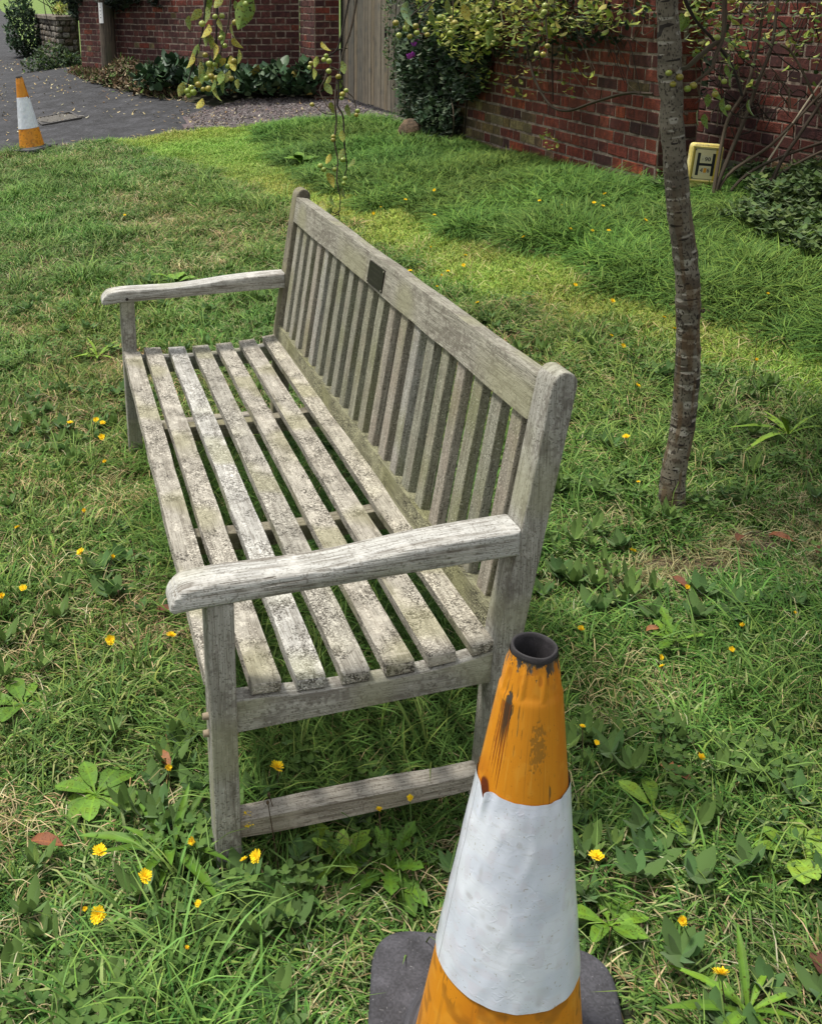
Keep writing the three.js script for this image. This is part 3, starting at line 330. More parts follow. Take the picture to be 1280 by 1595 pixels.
// ---------------------------------------------------------------- hydrant marker, drain
{ const g = thing('hydrant_marker', 'yellow hydrant marker post with a black letter H on its plate', 'marker post', [3.163, 0.465, -3.3]); g.rotation.set(0, -0.38, -0.07, 'YXZ'); g.scale.setScalar(0.92); seed(601);
  const yt = (() => { const a = new PN(8, 8, 602), b = new PN(60, 60, 603); return tex(256, 256, (u, v, k) => { k[0] = 204; k[1] = 186; k[2] = 104; mix3(k, 220, 212, 166, sstep(0.4, 0.8, a.at(u, v)) * 0.7); mix3(k, 120, 110, 70, sstep(0.66, 0.9, b.at(u, v)) * 0.5); }); })(), ym = std(0xffffff, 0.7, { map: yt });
  const sh = new THREE.Shape(), w = 0.085, h = 0.345, r = 0.022; sh.moveTo(-w, 0); sh.lineTo(w, 0); sh.lineTo(w, h - r); sh.quadraticCurveTo(w, h, w - r, h); sh.lineTo(-w + r, h); sh.quadraticCurveTo(-w, h, -w, h - r); sh.lineTo(-w, 0);
  const bg = new THREE.ExtrudeGeometry(sh, { depth: 0.05, bevelEnabled: true, bevelSize: 0.008, bevelThickness: 0.008, bevelOffset: -0.004, bevelSegments: 3 }); part('post', boxUV(bg, 'y', 0.3, 0.3, 0, 0), ym, g);
  const fr = (x, y, ww, hh) => { const m = part('frame', bar(ww, hh, 0, 0.01, { bevel: 0.002 }), ym, g); m.position.set(x, y, 0.057); }; fr(0, 0.332, 0.166, 0.009); fr(0, 0.137, 0.166, 0.009); fr(-0.079, 0.2345, 0.008, 0.186); fr(0.079, 0.2345, 0.008, 0.186);
  const cv = document.createElement('canvas'); cv.width = 320; cv.height = 400; const c = cv.getContext('2d'); c.fillStyle = '#cfc498'; c.fillRect(0, 0, 320, 400); c.fillStyle = '#c9ae3c'; c.fillRect(262, 0, 58, 400); c.fillRect(0, 0, 22, 400); c.strokeStyle = '#15171a'; c.lineWidth = 6; c.strokeRect(14, 14, 292, 372); c.fillStyle = '#14181c'; c.fillRect(52, 62, 36, 280); c.fillRect(232, 62, 36, 280); c.fillRect(52, 186, 216, 34);
  c.fillStyle = '#c4bd9c'; c.fillRect(98, 92, 124, 84); c.fillRect(98, 232, 124, 84); c.fillStyle = '#16181a'; c.font = 'bold 66px sans-serif'; c.textAlign = 'center'; c.fillText('90', 178, 158); c.textAlign = 'left'; c.fillText('4', 104, 298); c.fillText('6', 184, 298); c.fillStyle = '#c98a1e'; c.fillRect(146, 246, 34, 58); c.fillStyle = 'rgba(80,76,60,.22)'; c.fillRect(108, 128, 20, 24);
  const ct = new THREE.CanvasTexture(cv); ct.colorSpace = THREE.SRGBColorSpace; const pl = part('plate', new THREE.PlaneGeometry(0.149, 0.185), std(0xffffff, 0.5, { map: ct }), g); pl.position.set(0, 0.2345, 0.0625);
  for (const x of [-0.064, 0.064]) for (const y of [0.154, 0.316]) { const s = part('bolt', new THREE.SphereGeometry(0.005, 10, 6), std(0x6a6a66, 0.4, { metalness: 0.6 }), g); s.scale.z = 0.5; s.position.set(x, y, 0.064); } }
{ const x = -0.06, z = -10.46, g = thing('drain_grate', 'small iron drain grating set in the lane beyond the distant cone', 'drain', [x, ground(x, z) + 0.024, z]); g.rotation.set(0.08, 0.25, 0.1); const m = std(0x4a4744, 0.7, { metalness: 0.3 }), light = std(0x8a857c, 0.8);
  for (const s of [-1, 1]) { const a = part('frame_bar', bar(0.03, 0.02, -0.19, 0.19), m, g); a.position.x = s * 0.21; const b = part('frame_bar', bar(0.03, 0.02, -0.225, 0.225), m, g); b.rotation.y = Math.PI / 2; b.position.z = s * 0.19; }
  for (let i = 0; i < 9; i++) { const b = part('grate_bar', bar(0.012, 0.016, -0.18, 0.18), light, g); b.position.set(-0.18 + i * 0.045, 0, 0); b.rotation.y = 0.5; } }

// ---------------------------------------------------------------- crab apple tree
const barkTex = (() => { const a = new PN(6, 40, 701), b = new PN(7, 170, 702), c = new PN(60, 330, 703), d = new PN(5, 110, 704), e = new PN(14, 24, 705); return tex(512, 2048, (u, v, k) => { // v: 0..1.65 m up the trunk
  const low = sstep(0.75, 0.45, v); k[0] = 124; k[1] = 118; k[2] = 106; mix3(k, 92, 86, 76, sstep(0.4, 0.8, a.at(u, v)) * 0.7); mix3(k, 60, 46, 34, sstep(0.54, 0.74, d.at(u, v) * 0.75 + c.at(u, v) * 0.25) * (0.18 + 0.34 * low)); mix3(k, 182, 180, 172, sstep(0.64, 0.82, b.at(u, v)) * 0.75); mix3(k, 44, 38, 32, sstep(0.68, 0.84, c.at(u, v)) * 0.7); if (b.at(u + 0.3, v + 0.41) > 0.86) mix3(k, 34, 28, 24, 0.85); mix3(k, 92, 68, 42, sstep(0.66, 0.8, e.at(u, v)) * low * 0.5); }); })();
barkTex.repeat.set(1, 1 / 1.65);
const BARK = std(0xf2eee6, 0.9, { map: barkTex, bumpMap: barkTex, bumpScale: 0.006 }), TWIG = std(0xc9bfb2, 0.9, { map: poleTex }), TWIGL = std(0xfff6ea, 0.9, { map: poleTex }), TWIGD = std(0x83786c, 0.9, { map: poleTex });
const appleGeo = (() => { const p = []; for (let i = 0; i <= 12; i++) { const t = i / 12 * Math.PI; let r = Math.sin(t), y = -Math.cos(t); if (i === 0) y = -0.8; if (i === 12) y = 0.78; p.push([Math.max(r, 0.001) * 1.02, y * 0.94]); } return turned(p, 16, (y, i) => i / 12); })();
const calyxGeo = new THREE.ConeGeometry(0.22, 0.25, 5);
const apTex = (() => { const a = new PN(5, 4, 711), b = new PN(60, 40, 712); return tex(128, 64, (u, v, k) => { k[0] = 150; k[1] = 164; k[2] = 76; mix3(k, 172, 168, 98, sstep(0.4, 0.8, a.at(u, v)) * 0.7); mix3(k, 120, 92, 50, sstep(0.8, 0.92, b.at(u, v)) * 0.5); }); })();
const APPLE = [0xffffff, 0xe8ecc8, 0xcfdcae, 0xf2d8b0, 0xe0c496].map((c) => new THREE.MeshPhysicalMaterial({ color: c, map: apTex, roughness: 0.42, clearcoat: 0.15 })), CALYX = std(0x3c3022, 0.9);
const spotTex = (() => { const a = new PN(7, 9, 721), b = new PN(26, 34, 722); return tex(128, 128, (u, v, k) => { k[0] = k[1] = k[2] = 255; mix3(k, 120, 80, 40, sstep(0.72, 0.8, b.at(u, v)) * 0.9); mix3(k, 255, 226, 150, sstep(0.4, 0.8, a.at(u, v)) * 0.6); if (Math.abs(u - 0.5) < 0.03) mix3(k, 235, 240, 190, 0.5); }); })();
const appleLeaf = (T) => { const g = new THREE.BufferGeometry(), uv = []; g.setAttribute('position', new THREE.Float32BufferAttribute(T.pos, 3)); for (let i = 0; i < T.pos.length; i += 3) uv.push(T.pos[i] + 0.5, T.pos[i + 1]); g.setAttribute('uv', new THREE.Float32BufferAttribute(uv, 2)); g.setIndex(T.idx); g.computeVertexNormals(); return g; };
const ALG = [appleLeaf(LEAF.curl), appleLeaf(LEAF.oval), appleLeaf(leafTemplate([[0, 0.02], [0.12, 0.14], [0.35, 0.26], [0.6, 0.25], [0.85, 0.13], [1, 0.0]], { fold: 0.4, droop: 0.2, wave: 0.025 }))];
const ALM = [0x8d9a48, 0xa8a44c, 0x708a40, 0x98a058, 0x7c8e4e].map((c) => new THREE.MeshPhysicalMaterial({ color: c, map: spotTex, roughness: 0.95, transmission: 0.2, thickness: 0, side: THREE.DoubleSide }));
{ const t = thing('apple_tree', 'slender crab apple tree with rough grey trunk and drooping fruiting twigs', 'tree', [1.492, 0.05, -0.9]); seed(731); const O = V(1.492, 0.05, -0.9), L = (p) => V(...p).sub(O), Ls = (a) => a.map(L);
  // trunk
  const tg = limb(Ls([[1.492, 0.0, -0.9], [1.492, 0.062, -0.9], [1.488, 0.212, -0.9], [1.504, 0.406, -0.9], [1.487, 0.666, -0.9], [1.466, 0.813, -0.9], [1.416, 1.028, -0.9], [1.379, 1.234, -0.9], [1.337, 1.523, -0.9], [1.31, 1.75, -0.92], [1.29, 2.0, -0.95]]), 0.0365, 0.0255, { seg: 28, per: 24, wob: 0.0, flare: 0.55, s: 3 });
  { const p = tg.attributes.position, n = tg.attributes.normal, uv = tg.attributes.uv; for (let i = 0; i < p.count; i++) { const u = uv.getX(i) % 1, v = uv.getY(i), k = 0.0028 * (N1.at(u * 8 / 64 + 0.2, v * 60 / 64) - 0.5) + 0.005 * (N2.at(u * 4 / 64, v * 14 / 64) - 0.5) * 1.4; const uu = Math.min(u, 1 - u); p.setXYZ(i, p.getX(i) + n.getX(i) * k * sstep(0, 0.06, uu), p.getY(i), p.getZ(i) + n.getZ(i) * k * sstep(0, 0.06, uu)); } tg.computeVertexNormals(); }
  part('trunk', tg, BARK, t);
  const knot = (y, dx, r) => { const m = part('knot', new THREE.SphereGeometry(r, 10, 8), TWIGL, t); m.scale.set(1, 0.7, 0.7); const c = pw([[1.523, 1.337], [1.234, 1.379], [1.028, 1.416], [0.813, 1.466], [0.666, 1.487], [0, 1.492]].map(([a, b]) => [a, b])); m.position.copy(L([c(y) + dx, y, -0.872])); };
  knot(1.35, -0.012, 0.008); knot(1.05, -0.026, 0.006); knot(0.73, 0.006, 0.009); knot(0.7, 0.028, 0.007); knot(1.24, 0.024, 0.006);
  const branch = (pts, r0, r1, m = TWIG, o = {}) => part('branch', limb(Ls(pts), r0, r1, { seg: 8, per: 6, bump: 0.3, wob: 0.3, s: pts[0][0] * 10, ...o }), m, t);
  // limbs out of the crown, carrying the hanging twigs
  const top = [1.29, 2.0, -0.95];
  branch([top, [1.15, 2.25, -1.5], [0.9, 2.3, -2.0], [0.62, 2.05, -2.36], [0.46, 1.75, -2.38], [0.445, 1.62, -2.365]], 0.02, 0.005); branch([[0.62, 2.05, -2.36], [0.5, 1.85, -2.4], [0.41, 1.62, -2.375]], 0.008, 0.004); branch([[0.62, 2.05, -2.36], [0.54, 1.82, -2.36], [0.496, 1.62, -2.352]], 0.008, 0.004);
  branch([top, [1.35, 2.3, -1.7], [1.3, 2.3, -2.4], [1.22, 2.0, -2.88], [1.16, 1.634, -2.935]], 0.02, 0.006); branch([[1.22, 2.0, -2.88], [1.15, 1.8, -2.93], [1.123, 1.634, -2.945]], 0.008, 0.0045);
  branch([[1.3, 2.3, -2.4], [1.42, 2.0, -2.45], [1.374, 1.669, -2.459]], 0.01, 0.005); branch([[1.35, 2.3, -1.7], [1.5, 2.05, -2.05], [1.479, 1.657, -2.105]], 0.01, 0.005); branch([[1.5, 2.05, -2.05], [1.62, 1.85, -2.08], [1.635, 1.656, -2.064]], 0.008, 0.005);
  branch([top, [1.5, 2.15, -0.9], [1.56, 1.9, -0.96], [1.535, 1.617, -0.959]], 0.016, 0.008, TWIGL); branch([top, [1.4, 1.9, -1.08], [1.457, 1.587, -1.036]], 0.012, 0.006, TWIGD);
  branch([top, [1.2, 2.5, -0.4], [1.1, 2.9, 0.7], [0.8, 3.0, 1.4]], 0.024, 0.008); branch([top, [0.8, 2.5, -0.6], [0.1, 2.9, -0.2], [-0.4, 3.0, 0.2]], 0.022, 0.008); branch([top, [1.7, 2.5, -0.7], [2.1, 2.9, -0.5]], 0.02, 0.009); branch([top, [1.25, 2.6, -1.0], [1.3, 3.3, -1.0]], 0.022, 0.008);
  branch([[0.445, 1.621, -2.365], [0.438, 1.532, -2.341], [0.425, 1.399, -2.304], [0.411, 1.31, -2.282]], 0.005, 0.0035, TWIGD); branch([[0.496, 1.62, -2.352], [0.485, 1.532, -2.328], [0.469, 1.443, -2.306], [0.44, 1.366, -2.29], [0.424, 1.299, -2.275]], 0.004, 0.003); branch([[0.41, 1.621, -2.375], [0.398, 1.532, -2.351], [0.378, 1.422, -2.323], [0.348, 1.333, -2.305], [0.321, 1.267, -2.292], [0.305, 1.218, -2.282]], 0.0045, 0.0025, TWIGD);
  branch([[1.16, 1.634, -2.935], [1.133, 1.528, -2.91], [1.096, 1.397, -2.881], [1.063, 1.318, -2.866], [1.038, 1.239, -2.849], [1.022, 1.17, -2.84], [1.008, 1.107, -2.81], [1.012, 1.03, -2.8], [0.994, 0.95, -2.77], [1.003, 0.87, -2.75], [0.99, 0.79, -2.72], [1.0, 0.71, -2.7], [0.987, 0.638, -2.683]], 0.006, 0.0022); branch([[1.123, 1.634, -2.945], [1.101, 1.528, -2.919], [1.054, 1.371, -2.884], [1.034, 1.323, -2.875], [1.0, 1.3, -2.874]], 0.006, 0.003, TWIGD);
  branch([[1.03, 1.213, -2.843], [1.028, 1.147, -2.824], [1.02, 1.094, -2.812], [1.037, 1.059, -2.796], [1.035, 0.936, -2.759], [1.037, 0.838, -2.73], [1.024, 0.804, -2.723]], 0.005, 0.0025, TWIGD); branch([[1.035, 1.239, -2.85], [1.004, 1.252, -2.862], [0.974, 1.2, -2.854], [0.952, 1.16, -2.848], [0.978, 1.094, -2.822], [0.995, 1.076, -2.812]], 0.003, 0.002, TWIGL); branch([[1.031, 1.218, -2.845], [1.063, 1.152, -2.817], [1.087, 1.128, -2.803], [1.097, 1.08, -2.786]], 0.003, 0.002); branch([[1.034, 1.323, -2.875], [1.08, 1.33, -2.87]], 0.003, 0.002, TWIGD);
  for (const [a, b] of [[[1.0, 0.85, -2.75], [0.94, 0.845, -2.757]], [[0.999, 0.9, -2.757], [1.03, 0.87, -2.745]], [[0.998, 0.95, -2.77], [0.99, 0.965, -2.78]], [[0.99, 0.66, -2.69], [0.95, 0.675, -2.69]], [[0.99, 0.65, -2.69], [0.92, 0.66, -2.69]], [[1.0, 1.06, -2.8], [0.92, 1.1, -2.84]]]) branch([a, [(a[0] + b[0]) / 2, (a[1] + b[1]) / 2 - 0.015, (a[2] + b[2]) / 2], b], 0.0025, 0.0015, TWIGD);
  branch([[1.374, 1.669, -2.459], [1.328, 1.55, -2.435], [1.275, 1.49, -2.432], [1.234, 1.431, -2.425]], 0.005, 0.002); branch([[1.328, 1.55, -2.435], [1.213, 1.467, -2.441], [1.172, 1.419, -2.437]], 0.004, 0.002); branch([[1.374, 1.669, -2.459], [1.374, 1.525, -2.416], [1.366, 1.43, -2.39]], 0.004, 0.002);
  branch([[1.479, 1.657, -2.105], [1.402, 1.525, -2.086], [1.378, 1.458, -2.072]], 0.004, 0.002); branch([[1.635, 1.656, -2.064], [1.578, 1.501, -2.032], [1.566, 1.357, -1.993], [1.538, 1.342, -1.995]], 0.004, 0.002);
  branch([[1.37, 1.352, -0.91], [1.412, 1.351, -0.912], [1.452, 1.381, -0.911], [1.498, 1.416, -0.909], [1.515, 1.426, -0.908]], 0.0075, 0.0065, TWIGL); branch([[1.535, 1.617, -0.959], [1.527, 1.521, -0.933], [1.522, 1.473, -0.92], [1.513, 1.426, -0.908], [1.49, 1.378, -0.9], [1.482, 1.354, -0.895], [1.437, 1.318, -0.896]], 0.008, 0.004, TWIGL); branch([[1.457, 1.587, -1.036], [1.464, 1.522, -1.014], [1.491, 1.465, -0.99], [1.528, 1.42, -0.967], [1.572, 1.35, -0.935], [1.591, 1.276, -0.908]], 0.005, 0.003, TWIGD); branch([[1.482, 1.354, -0.895], [1.5, 1.34, -0.89], [1.51, 1.333, -0.881]], 0.002, 0.0015);
  const apple = (p, r) => { const m = part('apple', appleGeo, pick(APPLE), t); m.position.copy(L(p)); m.scale.setScalar(r * rr(0.78, 1.12)); m.rotation.set(rr(-0.6, 0.6) + Math.PI, rr(0, 6), rr(-0.6, 0.6)); const c = part('calyx', calyxGeo, CALYX, m); c.position.y = 0.78; };
  for (const p of [[0.494, 1.454, -2.303], [0.451, 1.477, -2.321], [0.38, 1.45, -2.331], [0.457, 1.303, -2.267], [0.479, 1.319, -2.266], [0.465, 1.261, -2.253], [0.414, 1.262, -2.266], [0.397, 1.268, -2.273], [0.38, 1.262, -2.275], [0.393, 1.311, -2.286], [0.411, 1.31, -2.27], [0.441, 1.268, -2.261], [0.364, 1.224, -2.268], [0.384, 1.226, -2.264], [0.33, 1.214, -2.274], [0.31, 1.218, -2.281], [0.313, 1.205, -2.276], [0.324, 1.231, -2.281], [0.441, 1.401, -2.301], [0.452, 1.374, -2.29], [0.382, 1.342, -2.298], [0.427, 1.474, -2.326], [0.35, 1.24, -2.277]]) apple(p, 0.0115);
  apple([0.341, 1.519, -1.286], 0.0125);
  for (const p of [[0.99, 1.3, -2.88], [0.978, 1.284, -2.878], [0.999, 1.279, -2.871], [0.924, 1.269, -2.888], [0.917, 1.253, -2.885], [0.995, 1.237, -2.86], [1.033, 1.213, -2.842], [1.06, 1.157, -2.819], [1.043, 1.141, -2.819], [1.039, 1.125, -2.815], [0.915, 1.1, -2.84], [1.101, 1.072, -2.783], [1.095, 1.056, -2.78], [0.992, 0.968, -2.78], [0.991, 0.954, -2.777], [1.024, 0.872, -2.743], [0.929, 0.849, -2.761], [0.941, 0.833, -2.753], [1.026, 0.796, -2.72], [0.986, 0.833, -2.742], [1.019, 0.775, -2.716]]) apple(p, 0.0115);
  for (const p of [[1.153, 1.441, -2.449], [1.161, 1.395, -2.433], [1.19, 1.421, -2.433], [1.226, 1.428, -2.426], [1.261, 1.416, -2.413], [1.267, 1.397, -2.406], [1.229, 1.404, -2.418], [1.201, 1.39, -2.421], [1.32, 1.459, -2.41], [1.354, 1.401, -2.384], [1.374, 1.439, -2.39], [1.378, 1.427, -2.386]]) apple(p, 0.0125);
  apple([1.091, 1.535, -1.628], 0.015); apple([1.055, 1.54, -1.639], 0.015);
  for (const p of [[1.38, 1.474, -2.076], [1.373, 1.447, -2.07], [1.574, 1.503, -2.034], [1.571, 1.364, -1.993], [1.554, 1.335, -1.989], [1.57, 1.481, -2.029], [1.532, 1.339, -1.997]]) apple(p, 0.0105);
  for (const p of [[1.371, 1.334, -0.868], [1.354, 1.317, -0.868], [1.339, 1.345, -0.868], [1.392, 1.305, -0.861], [1.407, 1.313, -0.859], [1.484, 1.322, -0.842], [1.459, 1.291, -0.839], [1.488, 1.258, -0.822], [1.475, 1.43, -0.876], [1.52, 1.52, -0.891]]) apple(p, 0.0088);
  const leaf = (p, s, o = {}) => { const m = part('leaf', pick(ALG), o.m ?? pick(ALM), t); m.position.copy(L(p)); m.rotation.set(Math.PI + rr(-0.5, 0.5), rr(-1.2, 1.2), rr(-0.7, 0.7)); if (o.r) m.rotation.set(...o.r); m.scale.setScalar(s * rr(0.85, 1.2)); };
  for (const p of [[0.38, 1.42, -2.31], [0.408, 1.385, -2.29], [0.44, 1.265, -2.24], [0.406, 1.26, -2.25], [0.358, 1.195, -2.245], [0.298, 1.25, -2.28], [0.48, 1.45, -2.29], [0.399, 1.415, -2.3], [0.336, 1.48, -2.34], [0.41, 1.55, -2.34], [0.453, 1.55, -2.33], [0.379, 1.5, -2.33], [0.479, 1.4, -2.28], [0.489, 1.26, -2.23], [0.401, 1.32, -2.28], [0.361, 1.32, -2.285], [0.336, 1.35, -2.3], [0.438, 1.47, -2.31], [0.398, 1.51, -2.33], [0.498, 1.53, -2.31], [0.42, 1.35, -2.27], [0.45, 1.33, -2.265], [0.37, 1.29, -2.28], [0.43, 1.29, -2.25], [0.47, 1.34, -2.27], [0.34, 1.27, -2.28], [0.4, 1.45, -2.31], [0.44, 1.43, -2.3], [0.36, 1.38, -2.3], [0.46, 1.29, -2.25], [0.41, 1.24, -2.26], [0.5, 1.36, -2.28]]) leaf(p, 0.055);
  leaf([0.35, 1.545, -1.275], 0.1, { r: [Math.PI, 0.3, 0.35] }); leaf([0.852, 1.525, -1.466], 0.065, { r: [Math.PI, -0.4, 0.2], m: new THREE.MeshPhysicalMaterial({ color: 0x7d9a72, map: spotTex, roughness: 0.95, transmission: 0.25, side: THREE.DoubleSide }) });
  for (const p of [[0.93, 1.25, -2.87], [0.97, 1.19, -2.84], [1.05, 1.28, -2.85], [0.975, 1.36, -2.9], [1.029, 0.995, -2.77], [1.068, 0.88, -2.727], [0.951, 0.82, -2.737], [0.965, 0.73, -2.708], [0.919, 0.71, -2.715], [0.991, 1.11, -2.816], [1.03, 0.92, -2.75], [0.97, 0.9, -2.75], [1.01, 0.76, -2.71], [0.96, 0.68, -2.69], [1.0, 1.22, -2.85], [1.05, 1.2, -2.84], [0.95, 1.3, -2.88], [1.06, 1.1, -2.8]]) leaf(p, 0.052);
  for (const p of [[1.2, 1.46, -2.432], [1.382, 1.43, -2.05], [1.419, 1.5, -2.06], [1.348, 1.53, -2.41], [1.406, 1.51, -2.39], [1.284, 1.49, -2.42]]) leaf(p, 0.058);
  for (const p of [[1.504, 1.3, -0.91], [1.487, 1.285, -0.909], [1.459, 1.245, -0.905], [1.475, 1.235, -0.898], [1.542, 1.36, -0.919], [1.557, 1.345, -0.91], [1.551, 1.38, -0.921], [1.454, 1.48, -0.976], [1.439, 1.49, -0.985], [1.527, 1.275, -0.896], [1.591, 1.27, -0.877], [1.591, 1.46, -0.935], [1.646, 1.44, -0.916], [1.666, 1.49, -0.925]]) leaf(p, 0.038, { m: ALM[2] });
  // unseen crown, spread and thickened towards the camera to shade the near lawn
  const cr = new Batch(); for (let i = 0; i < 26000; i++) { const a = rr(0, 6.28), q = Math.cbrt(rnd()), el = Math.acos(rr(-1, 1)), x = 0.45 + Math.sin(el) * Math.cos(a) * q * 1.75, y = 2.95 + Math.cos(el) * q * 0.75, z = 0.45 + Math.sin(el) * Math.sin(a) * q * 1.45; if (noise(x + 9, z + y, 3) < 0.36) continue; cr.add(LEAF.oval, x, y, z, rr(0.05, 0.08), rr(-1, 1) + 1.4, rr(0, 6.28), rr(-0.6, 0.6), tint([0.12, 0.17, 0.04], 0.3, 0.12)); }
  const cm = part('crown', cr.geo(), leafMat(), t); cm.userData.kind = 'stuff'; }

// ---------------------------------------------------------------- shrubs and climbers
const GREEN = leafMat();
function foliage(parent, blobs, T, n, size, cols, { seedN = 1, flat = 0.6, keep } = {}) {
  seed(seedN); const b = new Batch(); for (const [cx, cy, cz, rx, ry, rz, w = 1] of blobs) for (let i = 0; i < n * w; i++) { const a = rr(0, 6.283), cz_ = rr(-1, 1), q = 0.55 + 0.45 * Math.sqrt(rnd()), s = Math.sqrt(1 - cz_ * cz_), x = cx + rx * q * s * Math.cos(a), y = cy + ry * q * cz_, z = cz + rz * q * s * Math.sin(a); if (noise(x * 3 + 11, z * 3 + y * 4, 2.2) < 0.28) continue; if (keep && !keep(x, y, z)) continue; b.add(pick(T), x - parent.position.x, y - parent.position.y, z - parent.position.z, rr(size[0], size[1]), rr(1.2, 2.6) * (rnd() < flat ? 1 : 0.4), rr(0, 6.283), rr(-0.8, 0.8), tint(pick(cols), 0.3, 0.12)); }
  const m = part('foliage', b.geo(), GREEN, parent); m.userData.kind = 'stuff'; return m;
}
const stem = (parent, pts, r0, r1, m) => part('stem', limb(pts.map((p) => V(p[0] - parent.position.x, p[1] - parent.position.y, p[2] - parent.position.z)), r0, r1, { seg: 7, per: 5, wob: 0.3, s: pts[0][2] * 7 }), m, parent);
const C = { ivy: [[0.025, 0.055, 0.022], [0.04, 0.075, 0.03], [0.07, 0.11, 0.055], [0.14, 0.18, 0.12]], lime: [[0.3, 0.37, 0.06], [0.38, 0.4, 0.08], [0.16, 0.24, 0.045], [0.4, 0.38, 0.12]], mid: [[0.07, 0.12, 0.03], [0.1, 0.15, 0.04], [0.05, 0.09, 0.025]], dark: [[0.018, 0.035, 0.016], [0.03, 0.05, 0.02], [0.022, 0.04, 0.022]], laurel: [[0.035, 0.08, 0.03], [0.055, 0.11, 0.04], [0.025, 0.055, 0.025]], brown: [[0.14, 0.09, 0.05], [0.2, 0.14, 0.08], [0.09, 0.06, 0.035], [0.28, 0.22, 0.13], [0.08, 0.09, 0.03]] };
{ const g = thing('ivy', 'dense dark ivy climbing over the wall end beside the gate', 'climber', [2.9, 0.42, -7.1]); foliage(g, [[2.94, 0.8, -6.95, 0.2, 0.42, 0.36, 1], [2.93, 1.2, -6.75, 0.25, 0.45, 0.5, 1.3], [2.92, 0.62, -6.55, 0.16, 0.24, 0.4, 0.7], [2.92, 1.42, -6.1, 0.24, 0.35, 0.55, 1.1], [2.94, 1.1, -6.05, 0.14, 0.34, 0.4, 0.9], [2.93, 1.9, -6.4, 0.4, 0.3, 1.0, 0.8]], [LEAF.ivy, LEAF.ivy, LEAF.round], 2100, [0.03, 0.06], C.ivy, { seedN: 11, keep: (x) => x < 3.06 }); seed(12); for (let i = 0; i < 9; i++) { const z = rr(-6.9, -6.1); stem(g, [[2.98, 0.4, z], [2.96, 0.7, z + rr(-0.1, 0.1)], [2.95, 1.1, z + rr(-0.2, 0.2)]], 0.008, 0.004, TWIGD); }
  stem(g, [[2.9, 0.44, -6.25], [2.85, 0.55, -6.0], [2.84, 0.68, -5.98], [2.9, 0.8, -6.2]], 0.004, 0.003, TWIGL); }
{ const g = thing('clematis', 'trailing clematis strands hanging in front of the right gate boards with purple flowers', 'climber', [2.95, 0.42, -7.8]); foliage(g, [[2.98, 1.1, -7.85, 0.06, 0.2, 0.22, 0.5], [2.97, 1.4, -7.7, 0.1, 0.3, 0.3, 1], [2.98, 0.85, -7.75, 0.05, 0.15, 0.12, 0.25]], [LEAF.small, LEAF.oval], 420, [0.025, 0.045], C.mid.concat(C.ivy), { seedN: 13 }); seed(14);
  for (const z of [-7.6, -7.75, -7.9]) stem(g, [[3.0, 1.9, z + 0.1], [2.97, 1.4, z], [2.97, 0.75, z - 0.05]], 0.003, 0.002, TWIGD);
  const pm = new THREE.MeshPhysicalMaterial({ color: 0x8a2a8e, vertexColors: true, roughness: 0.6, side: THREE.DoubleSide }); for (const [fx, y, z] of [[2.735, 1.203, -6.536], [2.708, 1.183, -6.537], [2.692, 1.104, -6.518], [2.666, 1.090, -6.520]]) { const fl = new Batch(); for (let k = 0; k < 6; k++) { const a = k / 6 * 6.283; fl.add(LEAF.oval, 0, 0, 0, rr(0.024, 0.034), 0.25, 0, a, tint([1, 1, 1], 0.25), 1.3); } const m = part('flower', fl.geo(), pm, g); m.position.set(fx - g.position.x, y - g.position.y, z - g.position.z); m.rotation.y = -0.9; } }
